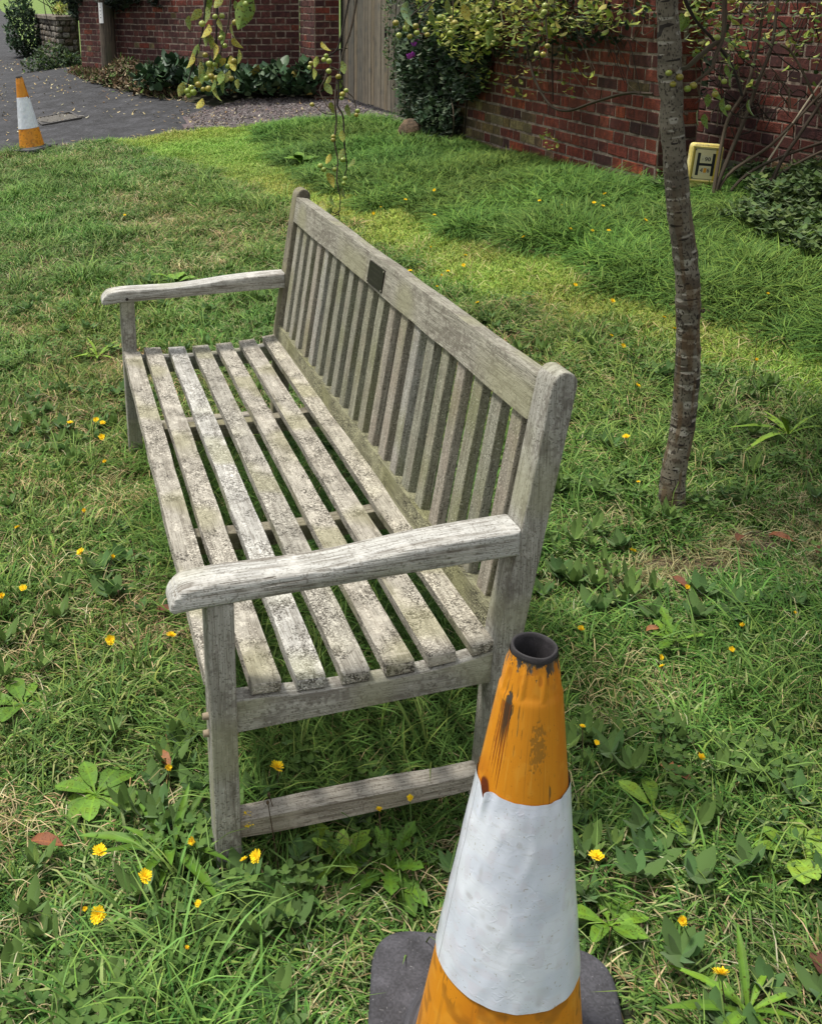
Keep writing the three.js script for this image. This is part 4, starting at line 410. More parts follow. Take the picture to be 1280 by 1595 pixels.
{ const g = thing('climbing_shrub', 'yellow green leafy shrub spilling over the top of the near brick wall', 'shrub', [3.0, 0.45, -5.0]); foliage(g, [[2.8, 1.5, -5.7, 0.3, 0.28, 0.7, 1.5], [2.8, 1.45, -5.0, 0.28, 0.24, 0.7, 1.3], [2.86, 1.55, -4.3, 0.25, 0.26, 0.6, 0.9], [2.75, 1.3, -5.55, 0.2, 0.2, 0.4, 0.6], [2.85, 1.95, -4.9, 0.5, 0.3, 1.4, 1.6], [2.9, 1.5, -3.8, 0.2, 0.15, 0.3, 0.3]], [LEAF.oval, LEAF.long, LEAF.small], 620, [0.035, 0.065], C.lime, { seedN: 15, flat: 0.85, keep: (x, y) => x < 3.02 || y > 2.0 });
  foliage(g, [[2.95, 1.42, -5.2, 0.1, 0.3, 1.3, 1], [2.95, 1.45, -4.2, 0.1, 0.2, 0.7, 0.5]], [LEAF.oval], 900, [0.03, 0.05], C.dark, { seedN: 16, keep: (x) => x < 3.02 });
  foliage(g, [[2.95, 1.05, -5.1, 0.05, 0.2, 0.35, 0.5], [2.94, 0.98, -5.65, 0.05, 0.08, 0.12, 0.25], [2.95, 1.1, -4.35, 0.05, 0.15, 0.25, 0.3], [2.95, 0.66, -4.6, 0.04, 0.08, 0.1, 0.2]], [LEAF.oval], 130, [0.03, 0.055], C.lime, { seedN: 17, flat: 0.9 });
  seed(18); for (let i = 0; i < 60; i++) { const z = rr(-5.9, -3.6), y = rr(1.15, 1.6), k = rr(0.1, 0.35); stem(g, [[2.98, y, z], [2.93, y + rr(-0.1, 0.05), z + k * 0.5], [2.95, y + rr(-0.25, 0.05), z + k]], 0.0035, 0.0018, rnd() < 0.3 ? TWIGL : TWIGD); }
  stem(g, [[2.98, 1.3, -5.1], [2.93, 1.05, -4.85], [2.93, 0.88, -4.6], [2.92, 0.86, -4.35], [2.93, 0.95, -4.0], [2.95, 1.02, -3.7], [2.97, 1.03, -3.5]], 0.008, 0.009, TWIG); stem(g, [[2.98, 1.3, -4.7], [2.94, 1.1, -4.6], [2.93, 0.9, -4.55]], 0.005, 0.004, TWIGD); stem(g, [[2.97, 1.38, -4.3], [2.93, 1.2, -4.15], [2.95, 1.1, -4.1]], 0.003, 0.002, TWIGL); }
{ const g = thing('straggly_shrub', 'bare leaning shrub stems with sparse leaves in front of the set back wall', 'shrub', [3.2, 0.47, -3.1]);
  const S = [[[3.123, 0.4, -3.11], [3.14, 0.585, -3.125], [3.192, 0.79, -3.172], [3.239, 0.927, -3.201], [3.334, 1.064, -3.217], [3.395, 1.224, -3.249], [3.42, 1.5, -3.25]], [[3.122, 0.4, -3.109], [3.153, 0.581, -3.121], [3.246, 0.773, -3.154], [3.334, 0.949, -3.183], [3.383, 1.07, -3.206], [3.48, 1.272, -3.241], [3.52, 1.448, -3.283], [3.549, 1.64, -3.333]], [[3.13, 0.42, -3.114], [3.195, 0.623, -3.122], [3.441, 0.788, -3.107], [3.72, 1.052, -3.112], [3.895, 1.22, -3.117]], [[3.14, 0.42, -3.1], [3.247, 0.59, -3.099], [3.367, 0.676, -3.093], [3.7, 0.798, -3.042], [3.9, 0.84, -3.0]], [[3.2, 0.42, -3.07], [3.307, 0.532, -3.066], [3.461, 0.637, -3.057], [3.696, 0.754, -3.03], [3.91, 0.82, -2.99]], [[3.18, 0.41, -3.07], [3.247, 0.462, -3.061], [3.389, 0.547, -3.049], [3.482, 0.701, -3.07], [3.572, 0.819, -3.082], [3.717, 1.013, -3.102], [3.831, 1.221, -3.134], [3.9, 1.5, -3.15]], [[3.708, 0.901, -3.071], [3.663, 1.062, -3.13], [3.575, 1.255, -3.211], [3.53, 1.287, -3.233]]];
  S.forEach((p, i) => stem(g, p, [0.0105, 0.013, 0.009, 0.0095, 0.009, 0.012, 0.006][i], 0.007, i % 2 ? TWIG : TWIGL)); stem(g, [[3.284, 0.5, -3.08], [3.5, 0.82, -3.1], [3.711, 1.093, -3.127], [3.868, 1.285, -3.143]], 0.006, 0.004, std(0xa89c84, 0.9));
  seed(19); for (let i = 0; i < 90; i++) { const x = rr(3.2, 3.9), y = rr(0.8, 1.55), z = rr(-3.5, -3.1), a = rr(-0.25, 0.25); stem(g, [[x, y, z], [x + a * 0.5, y + rr(0, 0.15), z - 0.03], [x + a, y + rr(-0.1, 0.25), z - rr(0, 0.1)]], 0.0035, 0.0018, rnd() < 0.4 ? TWIGL : TWIGD); }
  foliage(g, [[3.45, 1.45, -3.25, 0.45, 0.2, 0.35, 1], [3.2, 1.4, -3.3, 0.2, 0.22, 0.2, 0.6], [3.75, 1.3, -3.2, 0.2, 0.25, 0.2, 0.3], [3.3, 1.15, -3.2, 0.12, 0.12, 0.1, 0.12], [3.5, 1.85, -3.2, 0.7, 0.3, 0.6, 2]], [LEAF.oval, LEAF.small], 330, [0.03, 0.055], C.lime.concat(C.mid), { seedN: 20, flat: 0.8 });
  const d = foliage(g, [[3.5, 1.35, -4.2, 0.3, 0.6, 0.35, 1], [3.45, 0.95, -4.3, 0.15, 0.5, 0.3, 0.8]], [LEAF.ivy], 900, [0.04, 0.07], C.dark, { seedN: 21 }); }
{ const g = thing('cinquefoil_patch', 'low dark creeping leaves at the foot of the shrub stems', 'ground cover', [3.4, 0.48, -2.9]); const b = new Batch(); seed(22); for (let i = 0; i < 2600; i++) { const x = rr(2.95, 4.0), z = rr(-3.4, -2.2); if (Math.hypot(x - 3.2, z + 3.3) < 0.22 || z > -3.3 + (x - 3.0) * 0.0 + 0.0 && Math.hypot(x - 3.05, z + 3.05) < 0.2) continue; const y = ground(x, z) + rr(0.02, 0.15) * (0.4 + noise(x, z, 5)); const col = tint(pick(C.mid), 0.3, 0.1); for (let k = 0; k < 3; k++) b.add(LEAF.small, x - 3.4, y - 0.48, z + 2.9, rr(0.025, 0.045), 1.35 + rr(-0.3, 0.3), k * 2.1 + x * 30, 0, col, 1.3); } const m = part('foliage', b.geo(), GREEN, g); m.userData.kind = 'stuff'; }
// broad leaved bed under the far wall: four plants
for (const [x, z, r, lab] of [[1.28, -11.1, 0.42, 'broad leaved evergreen nearest the leaf heap under the far wall'], [1.85, -10.45, 0.42, 'broad leaved evergreen under the corner of the far wall'], [2.35, -10.25, 0.4, 'broad leaved evergreen below the flat brick wall panel'], [2.72, -10.05, 0.24, 'tall broad leaved evergreen against the brick pier']]) {
  const y = ground(x, z), g = thing('evergreen_plant', lab, 'plant', [x, y, z], 'evergreen bed under the far wall'), b = new Batch(); seed(x * 1000); for (let i = 0; i < 330; i++) { const a = rr(0, 6.283), q = Math.sqrt(rnd()) * r, yy = 0.06 + rr(0, 0.4) * (1 - 0.5 * q / r), col = tint(rnd() < 0.03 ? [0.4, 0.32, 0.08] : pick(C.laurel), 0.3, 0.1); b.add(pick([LEAF.round, LEAF.oval]), q * Math.cos(a), yy, q * Math.sin(a) * 0.8, rr(0.08, 0.14), rr(0.5, 1.5), rr(0, 6.283), rr(-0.5, 0.5), col); } const m = part('foliage', b.geo(), new THREE.MeshPhysicalMaterial({ color: 0xffffff, vertexColors: true, roughness: 0.55, side: THREE.DoubleSide }), g); m.userData.kind = 'stuff'; for (let k = 0; k < 5; k++) part('stem', limb([[rr(-0.1, 0.1), -0.03, rr(-0.1, 0.1)], [rr(-0.2, 0.2), 0.2, rr(-0.2, 0.2)], [rr(-0.25, 0.25), 0.38, rr(-0.25, 0.25)]], 0.007, 0.004, { s: k }), TWIGD, g); }
{ const b = new Batch(); seed(23); for (let i = 0; i < 5200; i++) { const t = rnd(), x = lerp(0.15, 1.25, t) + rr(-0.22, 0.22), z = lerp(-13.7, -11.2, t) + rr(-0.25, 0.55), e = Math.exp(-(((x - 0.85) / 0.35) ** 2) - (((z + 12.1) / 0.55) ** 2)); if (x > roadRight(z) + 0.6 + rr(0, 0.4) || x < roadRight(z) - rr(0, 0.15)) continue; b.add(pick([LEAF.curl, LEAF.oval]), x, ground(x, z) + 0.02 + e * rr(0.02, 0.3), z, rr(0.035, 0.075), rr(0.5, 2.5), rr(0, 6.283), rr(-1, 1), tint(rnd() < 0.14 ? [0.08, 0.14, 0.03] : pick(C.brown), 0.35, 0.12)); }
  const m = new THREE.Mesh(b.geo(), leafMat({ roughness: 0.85, transmission: 0.1 })); m.name = 'leaf_litter'; tag(m, 'heap of brown fallen leaves and clippings below the long brick wall', 'leaf litter', null, 'stuff'); scene.add(m); }
{ const b = new Batch(); seed(24); for (let i = 0; i < 900; i++) { const z = -9.1 - rnd() ** 1.6 * 9, x = roadRight(z) - rnd() ** 1.4 * 2.6; if (noise(x, z, 2) < 0.3) continue; b.add(pick([LEAF.curl, LEAF.oval]), x, ground(x, z) + 0.024, z, rr(0.02, 0.05), 1.57 + rr(-0.3, 0.3), rr(0, 6.283), 0, tint(pick([[0.4, 0.33, 0.17], [0.3, 0.22, 0.1], [0.45, 0.4, 0.26], [0.2, 0.13, 0.07]]), 0.3)); } for (let i = 0; i < 700; i++) { const x = rr(1.3, 3.1), z = rr(-10.2, -7.2); if (!inside(DRIVE, x, z)) continue; b.add(pick([LEAF.curl, LEAF.oval]), x, ground(x, z) + 0.03, z, rr(0.015, 0.04), 1.57 + rr(-0.4, 0.4), rr(0, 6.283), 0, tint(pick([[0.36, 0.3, 0.17], [0.22, 0.15, 0.08], [0.4, 0.36, 0.28]]), 0.3)); }
  const m = new THREE.Mesh(b.geo(), leafMat({ roughness: 0.9, transmission: 0.05 })); m.name = 'fallen_leaves'; tag(m, 'small dry leaves scattered over the lane and gravel', 'leaf litter', null, 'stuff'); scene.add(m); }
{ const p = new THREE.DodecahedronGeometry(1, 0), N = 5000, im = new THREE.InstancedMesh(p, std(0xffffff, 0.9), N), o = new THREE.Object3D(), c = new THREE.Color(); seed(25); let k = 0; while (k < N) { const x = rr(1.3, 3.2), z = rr(-10.3, -7.2); if (!inside(DRIVE, x, z)) continue; o.position.set(x, ground(x, z) + 0.024, z); o.scale.set(rr(0.006, 0.016), rr(0.004, 0.009), rr(0.006, 0.016)); o.rotation.set(rr(0, 3), rr(0, 6), 0); o.updateMatrix(); im.setMatrixAt(k, o.matrix); const v = rr(0.07, 0.24); im.setColorAt(k, c.setRGB(v, v * 0.88, v * 0.84)); k++; } im.name = 'gravel'; tag(im, 'loose brown grey gravel in front of the gate', 'gravel', null, 'stuff'); scene.add(im); }
const roundBush = (name, label, x, z, blobs, T, n, size, cols, sN, group) => { const y = ground(x, z), g = thing(name, label, 'bush', [x, y, z], group); foliage(g, blobs.map(([a, b, c, ...r]) => [x + a, y + b, z + c, ...r]), T, n, size, cols, { seedN: sN }); seed(sN + 1); for (let k = 0; k < 6; k++) part('stem', limb([[rr(-0.08, 0.08), -0.04, rr(-0.08, 0.08)], [rr(-0.2, 0.2), blobs[0][1] * 0.8, rr(-0.2, 0.2)], [rr(-0.3, 0.3), blobs[0][1] * 1.2, rr(-0.3, 0.3)]], 0.012, 0.006, { s: k }), TWIGD, g); return g; };
roundBush('roadside_bush', 'tall dark green bush leaning out over the lane at the far left', -0.42, -18.3, [[0, 0.45, 0, 0.36, 0.42, 0.4, 1], [-0.05, 0.75, 0.1, 0.25, 0.3, 0.3, 0.6], [0.1, 0.2, 0.1, 0.35, 0.2, 0.3, 0.5]], [LEAF.oval, LEAF.small], 900, [0.06, 0.11], C.laurel.concat(C.ivy), 31);
roundBush('low_bush', 'low rounded green bush at the foot of the stone wall', 0.0, -15.4, [[0, 0.16, 0, 0.3, 0.25, 0.3, 1], [0.28, 0.1, 0.3, 0.2, 0.16, 0.2, 0.5], [-0.22, 0.08, 0.3, 0.25, 0.14, 0.25, 0.5]], [LEAF.small, LEAF.oval], 700, [0.04, 0.08], C.ivy.concat(C.mid), 33);
{ const g = thing('overhanging_hedge', 'dark evergreen hedge rising behind the stone and brick walls', 'hedge', [0.9, 1.1, -15.5]); foliage(g, [[0.75, 1.75, -15.6, 0.5, 0.5, 1.2, 1], [0.5, 1.8, -17.5, 0.5, 0.5, 1.5, 0.8], [0.62, 1.78, -14.0, 0.45, 0.42, 0.7, 1], [0.95, 1.72, -13.0, 0.4, 0.36, 0.9, 1.2], [1.35, 1.62, -12.1, 0.16, 0.2, 0.35, 0.4], [0.45, 1.5, -13.95, 0.2, 0.24, 0.35, 0.5], [0.95, 1.3, -15.2, 0.4, 0.5, 0.8, 0.8]], [LEAF.ivy, LEAF.oval], 2600, [0.05, 0.1], C.dark, { seedN: 35 }); seed(36); for (let k = 0; k < 4; k++) { const z = -13.5 - k; stem(g, [[1.1, 0.5, z], [1.0, 1.2, z], [0.8, 1.9, z + 0.2]], 0.03, 0.015, TWIGD); } }
roundBush('wall_top_plant', 'small yellow green plant growing on top of the stone wall', 0.12, -16.4, [[0.1, 0.86, 0.0, 0.16, 0.09, 0.3, 1]], [LEAF.small], 260, [0.04, 0.07], C.lime, 37);

// ---------------------------------------------------------------- lawn
// mown strip between the two wavy edges, long grass beside the wall, rough lawn elsewhere
const stripL = pw([[-1.0, 2.3], [-1.5, 2.12], [-2.73, 1.68], [-4.45, 1.5], [-6, 1.25], [-7.5, 0.9], [-9.3, 0.4]]), stripR = pw([[-0.5, 2.9], [-1.5, 2.55], [-2.3, 2.3], [-3.3, 2.05], [-5.2, 1.75], [-7, 1.75], [-8.5, 1.85], [-9.3, 1.9]]);
function lawn(x, z) { // 0 rough, 1 mown, 2 long
  const e = 0.14 * (noise(x, z, 4) - 0.5) + 0.1 * (noiseB(x, z, 9) - 0.5); const l = stripL(z), r = stripR(z); if (z > -0.9) return 0; return x > r + e ? 2 : x > l + e ? 1 : 0;
}
function tuft(sN, n, spread, h, w, lean, palette, segs = 3) {
  seed(sN); const pos = [], col = [], idx = []; for (let b = 0; b < n; b++) { const a = rr(0, 6.283), q = Math.sqrt(rnd()) * spread, bx = q * Math.cos(a), bz = q * Math.sin(a), d = a + rr(-1.2, 1.2), H = rr(h[0], h[1]), ln = rr(lean[0], lean[1]), wd = rr(w[0], w[1]), c = tint(pick(palette), 0.22, 0.1), px = -Math.sin(d) * wd / 2, pz = Math.cos(d) * wd / 2, o = pos.length / 3, tw = rr(-0.6, 0.6);
    for (let i = 0; i <= segs; i++) { const t = i / segs, bend = ln * (0.35 * t + 0.65 * t * t), y = H * Math.cos(bend) * t + (i ? 0 : -0.008), r = H * Math.sin(bend) * t, k = i === segs ? 0 : (1 - t * t * 0.75), cs = Math.cos(tw * t), sn = Math.sin(tw * t), qx = (px * cs - pz * sn) * k, qz = (px * sn + pz * cs) * k; const X = bx + Math.cos(d) * r, Z = bz + Math.sin(d) * r; if (i === segs) { pos.push(X, y, Z); col.push(...c); } else { pos.push(X - qx, y, Z - qz, X + qx, y, Z + qz); col.push(...c, ...c); } }
    for (let i = 0; i < segs - 1; i++) { const p = o + i * 2; idx.push(p, p + 1, p + 2, p + 1, p + 3, p + 2); } const p = o + (segs - 1) * 2; idx.push(p, p + 1, p + 2); }
  const g = new THREE.BufferGeometry(); g.setAttribute('position', new THREE.Float32BufferAttribute(pos, 3)); g.setAttribute('color', new THREE.Float32BufferAttribute(col, 3)); g.setIndex(idx); g.computeVertexNormals(); return g;
}
const PAL = { rough: [[0.085, 0.175, 0.03], [0.115, 0.215, 0.038], [0.058, 0.13, 0.026], [0.165, 0.25, 0.06], [0.066, 0.145, 0.03], [0.21, 0.25, 0.09], [0.05, 0.11, 0.024]], lush: [[0.075, 0.15, 0.026], [0.105, 0.195, 0.034], [0.05, 0.11, 0.02], [0.15, 0.24, 0.055], [0.06, 0.125, 0.024]], mown: [[0.22, 0.33, 0.05], [0.28, 0.36, 0.065], [0.17, 0.27, 0.045], [0.34, 0.37, 0.11]], straw: [[0.34, 0.28, 0.14], [0.25, 0.2, 0.09], [0.42, 0.36, 0.2], [0.16, 0.12, 0.055]] };
const GRASS = new THREE.MeshPhysicalMaterial({ color: 0xffffff, vertexColors: true, roughness: 0.65, specularIntensity: 0.25, side: THREE.DoubleSide });
const TUFT = {
  short: [0, 1, 2].map((i) => tuft(2000 + i, 18, 0.028, [0.018, 0.046], [0.0022, 0.004], [0.3, 1.5], PAL.rough)),
  medium: [0, 1, 2, 3].map((i) => tuft(2010 + i, 16, 0.03, [0.03, 0.068], [0.0026, 0.005], [0.5, 1.6], i === 3 ? PAL.lush : PAL.rough)),
  wisp: [0, 1, 2].map((i) => tuft(2030 + i, 7, 0.03, [0.06, 0.12], [0.0022, 0.004], [0.5, 1.8], PAL.lush, 5)),
  long: [0, 1, 2].map((i) => tuft(2040 + i, 22, 0.04, [0.08, 0.17], [0.003, 0.0055], [0.25, 1.3], PAL.lush, 4)),
  mown: [0, 1, 2].map((i) => tuft(2050 + i, 24, 0.032, [0.018, 0.042], [0.0024, 0.004], [0.2, 1.4], PAL.mown)),
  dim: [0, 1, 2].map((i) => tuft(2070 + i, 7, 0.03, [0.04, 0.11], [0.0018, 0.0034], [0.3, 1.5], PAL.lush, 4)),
  straw: [0, 1, 2].map((i) => tuft(2060 + i, 11, 0.03, [0.03, 0.085], [0.0014, 0.0028], [1.2, 1.75], PAL.straw)),
};
// sods: round patches of turf, about 20 cm across, in three densities
const SOD = {
  turf: { n: 4, mix: { short: 0.7, medium: 0.2, wisp: 0.04, straw: 0.06 }, scale: [0.75, 1.25] }, grass: { n: 4, mix: { short: 0.22, medium: 0.64, wisp: 0.1, straw: 0.04 }, scale: [0.8, 1.3] }, dry_turf: { n: 3, mix: { short: 0.62, medium: 0.16, straw: 0.22 }, scale: [0.7, 1.1] }, tall_grass: { n: 3, mix: { medium: 0.62, wisp: 0.26, short: 0.12 }, scale: [0.95, 1.45] },
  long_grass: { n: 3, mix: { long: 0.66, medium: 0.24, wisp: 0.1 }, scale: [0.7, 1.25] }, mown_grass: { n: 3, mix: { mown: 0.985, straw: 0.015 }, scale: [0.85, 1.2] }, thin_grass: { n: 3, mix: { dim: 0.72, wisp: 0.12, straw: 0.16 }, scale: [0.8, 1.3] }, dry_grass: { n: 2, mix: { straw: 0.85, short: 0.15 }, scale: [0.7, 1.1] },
};
function sod(sN, mix, count, scale, wide) {
  seed(sN); const pos = [], col = [], idx = [], m = new THREE.Matrix4(), v = V(), q = new THREE.Quaternion(), e = new THREE.Euler(), keys = Object.keys(mix);
  for (let t = 0; t < count; t++) { let r = rnd(), k = keys[0]; for (const kk of keys) { k = kk; if ((r -= mix[kk]) < 0) break; } const g = pick(TUFT[k]), a = rr(0, 6.283), R = 0.105 * Math.sqrt(rnd()) * rr(0.85, 1.15), s = rr(...scale), c = rr(0.8, 1.2), w = rr(0.92, 1.1), o = pos.length / 3; e.set(rr(-0.18, 0.18), rr(0, 6.283), rr(-0.18, 0.18)); m.compose(V(R * Math.cos(a), k === 'straw' ? 0.006 : 0, R * Math.sin(a)), q.setFromEuler(e), V(s * wide, s, s * wide)); const p = g.attributes.position, cc = g.attributes.color; for (let i = 0; i < p.count; i++) { v.fromBufferAttribute(p, i).applyMatrix4(m); pos.push(v.x, v.y, v.z); col.push(cc.getX(i) * c * w, cc.getY(i) * c, cc.getZ(i) * c); } for (const i of g.index.array) idx.push(i + o); }
  const g = new THREE.BufferGeometry(); g.setAttribute('position', new THREE.Float32BufferAttribute(pos, 3)); g.setAttribute('color', new THREE.Float32BufferAttribute(col, 3)); g.setIndex(idx); g.computeVertexNormals(); return g;
}
const WEEDS = [[-0.075, -0.075, 0.14], [0.215, 0.03, 0.12], [0.3, 0.06, 0.14], [-0.2, -0.27, 0.16], [-0.34, -0.58, 0.12], [1.16, -0.37, 0.12], [1.0, 0.24, 0.1], [0.83, 0.07, 0.1], [0.62, 0.27, 0.1], [0.74, 0.47, 0.12], [0.9, -0.75, 0.12], [2.03, -1.09, 0.12], [1.78, -6.5, 0.2], [0.42, -3.9, 0.16], [-0.05, -2.9, 0.14]];
const bare = (x, z) => Math.max(1.2 * Math.exp(-(((x - 1.46) / 0.26) ** 2) - (((z + 0.64) / 0.15) ** 2)), 0.9 * Math.exp(-(((x - 1.2) / 0.14) ** 2) - (((z + 0.97) / 0.09) ** 2)), 0.7 * Math.exp(-(((x - 1.56) / 0.13) ** 2) - (((z + 0.58) / 0.1) ** 2)), 0.6 * Math.exp(-(((x + 0.02) / 0.1) ** 2) - (((z + 4.7) / 0.14) ** 2)), 0.6 * Math.exp(-(((x - 0.24) / 0.16) ** 2) - (((z + 4.35) / 0.14) ** 2)), 0.6 * Math.exp(-(((x + 0.35) / 0.15) ** 2) - (((z + 3.37) / 0.15) ** 2)));
const grassEdge = (x) => -9.12 - (x > 1.3 ? 0.1 : 0) + 0.1 * (noise(x, 2, 6) - 0.5);
{ const cx = -0.19, cz = 1.48, LOD = [[0, 3.0, 66, 1.25], [3.0, 5.6, 50, 1.25], [5.6, 13, 30, 1.5]], st = 0.118, o3 = new THREE.Object3D(), col = new THREE.Color(), buckets = {};
  seed(2100); for (let gx = -3.4; gx < 3.9; gx += st) for (let gz = -9.5; gz < 1.15; gz += st) { const x = gx + rr(-0.5, 0.5) * st, z = gz + rr(-0.5, 0.5) * st, D = Math.hypot(x - cx, z - cz), A = Math.atan2(x - cx, cz - z); if (D > 1.0 && (A < -0.8 || A > 1.0) || x > 2.98 && z < -3.42) continue;
    if (z < grassEdge(x) && x < 1.75) continue; if (x > 1.4 && inside(DRIVE, x, z)) continue;
    { const ex = (x - 0.344) * Math.cos(0.36) - (z - 0.429) * Math.sin(0.36), ez = (x - 0.344) * Math.sin(0.36) + (z - 0.429) * Math.cos(0.36); if (Math.abs(ex) < 0.235 && Math.abs(ez) < 0.235 && Math.hypot(ex, ez) < 0.28) continue; }
    const ty = lawn(x, z), n1 = noise(x, z, 2.2), n2 = noiseB(x, z, 6), dry = sstep(0.5, 0.75, noiseB(x + 7, z + 3, 2.6) * 0.7 + n2 * 0.35), tall = sstep(0.46, 0.72, n1 * 0.6 + n2 * 0.45); let k, s = rr(0.85, 1.15); const weedy = WEEDS.reduce((m, [a, b, r]) => Math.max(m, Math.exp(-((x - a) ** 2 + (z - b) ** 2) / (r * r))), 0);
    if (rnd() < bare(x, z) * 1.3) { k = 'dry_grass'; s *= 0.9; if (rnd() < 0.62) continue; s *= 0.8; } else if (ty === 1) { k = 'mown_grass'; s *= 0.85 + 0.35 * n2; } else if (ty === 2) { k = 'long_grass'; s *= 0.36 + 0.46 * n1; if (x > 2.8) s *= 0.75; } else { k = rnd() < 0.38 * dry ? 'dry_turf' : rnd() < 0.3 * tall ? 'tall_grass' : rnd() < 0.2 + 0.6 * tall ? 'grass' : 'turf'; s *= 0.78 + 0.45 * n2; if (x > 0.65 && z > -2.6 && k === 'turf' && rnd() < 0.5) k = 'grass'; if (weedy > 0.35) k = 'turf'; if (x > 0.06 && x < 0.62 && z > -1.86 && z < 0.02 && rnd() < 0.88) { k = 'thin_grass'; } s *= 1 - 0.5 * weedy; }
    const lod = LOD.findIndex(([a, b]) => D >= a && D < b), v = Math.floor(rnd() * SOD[k].n), key = k + '/' + lod + '/' + v; (buckets[key] ??= []).push([x, z, s]); }
  const words = { turf: 'short rough turf of the verge', grass: 'rough green grass of the verge', dry_turf: 'thin drying turf with straw in it', tall_grass: 'taller arching grass tufts in the verge', long_grass: 'long lush unmown grass along the brick wall', mown_grass: 'pale close mown grass strip behind the bench', dry_grass: 'dry straw coloured grass on the bare earth', thin_grass: 'thin straggly grass under the bench' };
  Object.keys(buckets).sort().forEach((key, n) => { const [k, lod, v] = key.split('/'), it = buckets[key], L = LOD[lod], im = new THREE.InstancedMesh(sod(3000 + n, SOD[k].mix, L[2], SOD[k].scale, L[3]), GRASS, it.length); it.forEach(([x, z, s], j) => { o3.position.set(x, bumpy(x, z), z); o3.rotation.set(Math.atan((ground(x, z + 0.05) - ground(x, z - 0.05)) / 0.1) * -1, 0, Math.atan((ground(x + 0.05, z) - ground(x - 0.05, z)) / 0.1), 'XZY'); o3.rotateY(rr(0, 6.283)); o3.scale.set(1, s, 1); o3.updateMatrix(); im.setMatrixAt(j, o3.matrix); const q = rr(0.88, 1.12); im.setColorAt(j, col.setRGB(q * (1 + 0.32 * (noise(x + 30, z + 12, 1.3) - 0.5)), q * (1 + 0.25 * (noise(x + 50, z, 2.1) - 0.5)), q)); }); im.name = numbered(k); tag(im, words[k], 'grass', null, 'stuff'); scene.add(im); }); }
// bare earth with thatch by the foot of the tree
{ const et = (() => { const a = new PN(20, 20, 2801), b = new PN(120, 120, 2802), c = new PN(300, 40, 2803); return tex(512, 512, (u, v, k) => { k[0] = 104; k[1] = 86; k[2] = 66; mix3(k, 66, 54, 42, sstep(0.4, 0.8, a.at(u, v)) * 0.8); mix3(k, 150, 130, 100, sstep(0.65, 0.9, c.at(u + 0.1 * a.at(u, v), v)) * 0.6); mix3(k, 44, 36, 28, sstep(0.6, 0.9, b.at(u, v)) * 0.7); }); })(), pos = [], uv = [], idx = [], st = 0.025;
  for (let x = 0.9; x < 2.0; x += st) for (let z = -1.15; z < -0.3; z += st) if (bare(x + st / 2, z + st / 2) + 0.5 * (noiseB(x, z, 14) - 0.5) > 0.42) { const o = pos.length / 3; for (const [a, b] of [[0, 0], [st, 0], [0, st], [st, st]]) { pos.push(x + a, bumpy(x + a, z + b) + 0.006, z + b); uv.push((x + a) * 2, (z + b) * 2); } idx.push(o, o + 2, o + 1, o + 1, o + 2, o + 3); }
  const g = new THREE.BufferGeometry(); g.setAttribute('position', new THREE.Float32BufferAttribute(pos, 3)); g.setAttribute('uv', new THREE.Float32BufferAttribute(uv, 2)); g.setIndex(idx); g.computeVertexNormals(); structure('bare_earth', g, std(0xffffff, 0.95, { map: et, bumpMap: et, bumpScale: 0.012 }), 'bare brown earth at the foot of the tree'); }
// small broad leaves of clover and daisies in the turf
{ const geos = [0, 1, 2].map((i) => { const b = new Batch(); seed(2200 + i); const base = [[0.09, 0.17, 0.035], [0.08, 0.15, 0.04], [0.12, 0.2, 0.045]][i]; if (i === 0) for (let k = 0; k < 9; k++) { const x = rr(-0.03, 0.03), z = rr(-0.03, 0.03), y = rr(0.02, 0.045), c = tint(base, 0.2); for (let q = 0; q < 3; q++) b.add(LEAF.round, x, y, z, 0.012, 1.4, q * 2.09 + x * 99, 0, c, 1.1); } else for (let k = 0; k < 8; k++) { const a = k / 8 * 6.283 + rr(-0.3, 0.3); b.add(i === 1 ? LEAF.oval : LEAF.long, 0, 0.012, 0, rr(0.03, 0.06), rr(0.7, 1.35), a, rr(-0.2, 0.2), tint(base, 0.25), i === 1 ? 1 : 1.4); } return b.geo(); });
  const o3 = new THREE.Object3D(); geos.forEach((g, gi) => { const pts = []; seed(2210 + gi); for (let i = 0; i < 30000 && pts.length < [900, 650, 560][gi]; i++) { const x = rr(-1.2, 2.6), z = rr(-4, 1.0), D = Math.hypot(x + 0.19, z - 1.48); if (lawn(x, z) || rnd() > 6 / (D * D) || noise(x + gi * 9, z, 3) < 0.5 || bare(x, z) > 0.4 || Math.hypot(x - 0.344, z - 0.429) < 0.33) continue; pts.push([x, z]); } const im = new THREE.InstancedMesh(g, leafMat(), pts.length); pts.forEach(([x, z], j) => { o3.position.set(x, bumpy(x, z) + rr(0.015, 0.035), z); o3.rotation.set(rr(-0.1, 0.1), rr(0, 6.283), rr(-0.1, 0.1)); o3.scale.setScalar(rr(0.7, 1.2)); o3.updateMatrix(); im.setMatrixAt(j, o3.matrix); }); im.name = numbered('ground_cover'); tag(im, ['clover leaves mixed through the turf', 'small broad weed leaves in the turf', 'narrow weed rosettes in the turf'][gi], 'ground cover', null, 'stuff'); scene.add(im); }); }

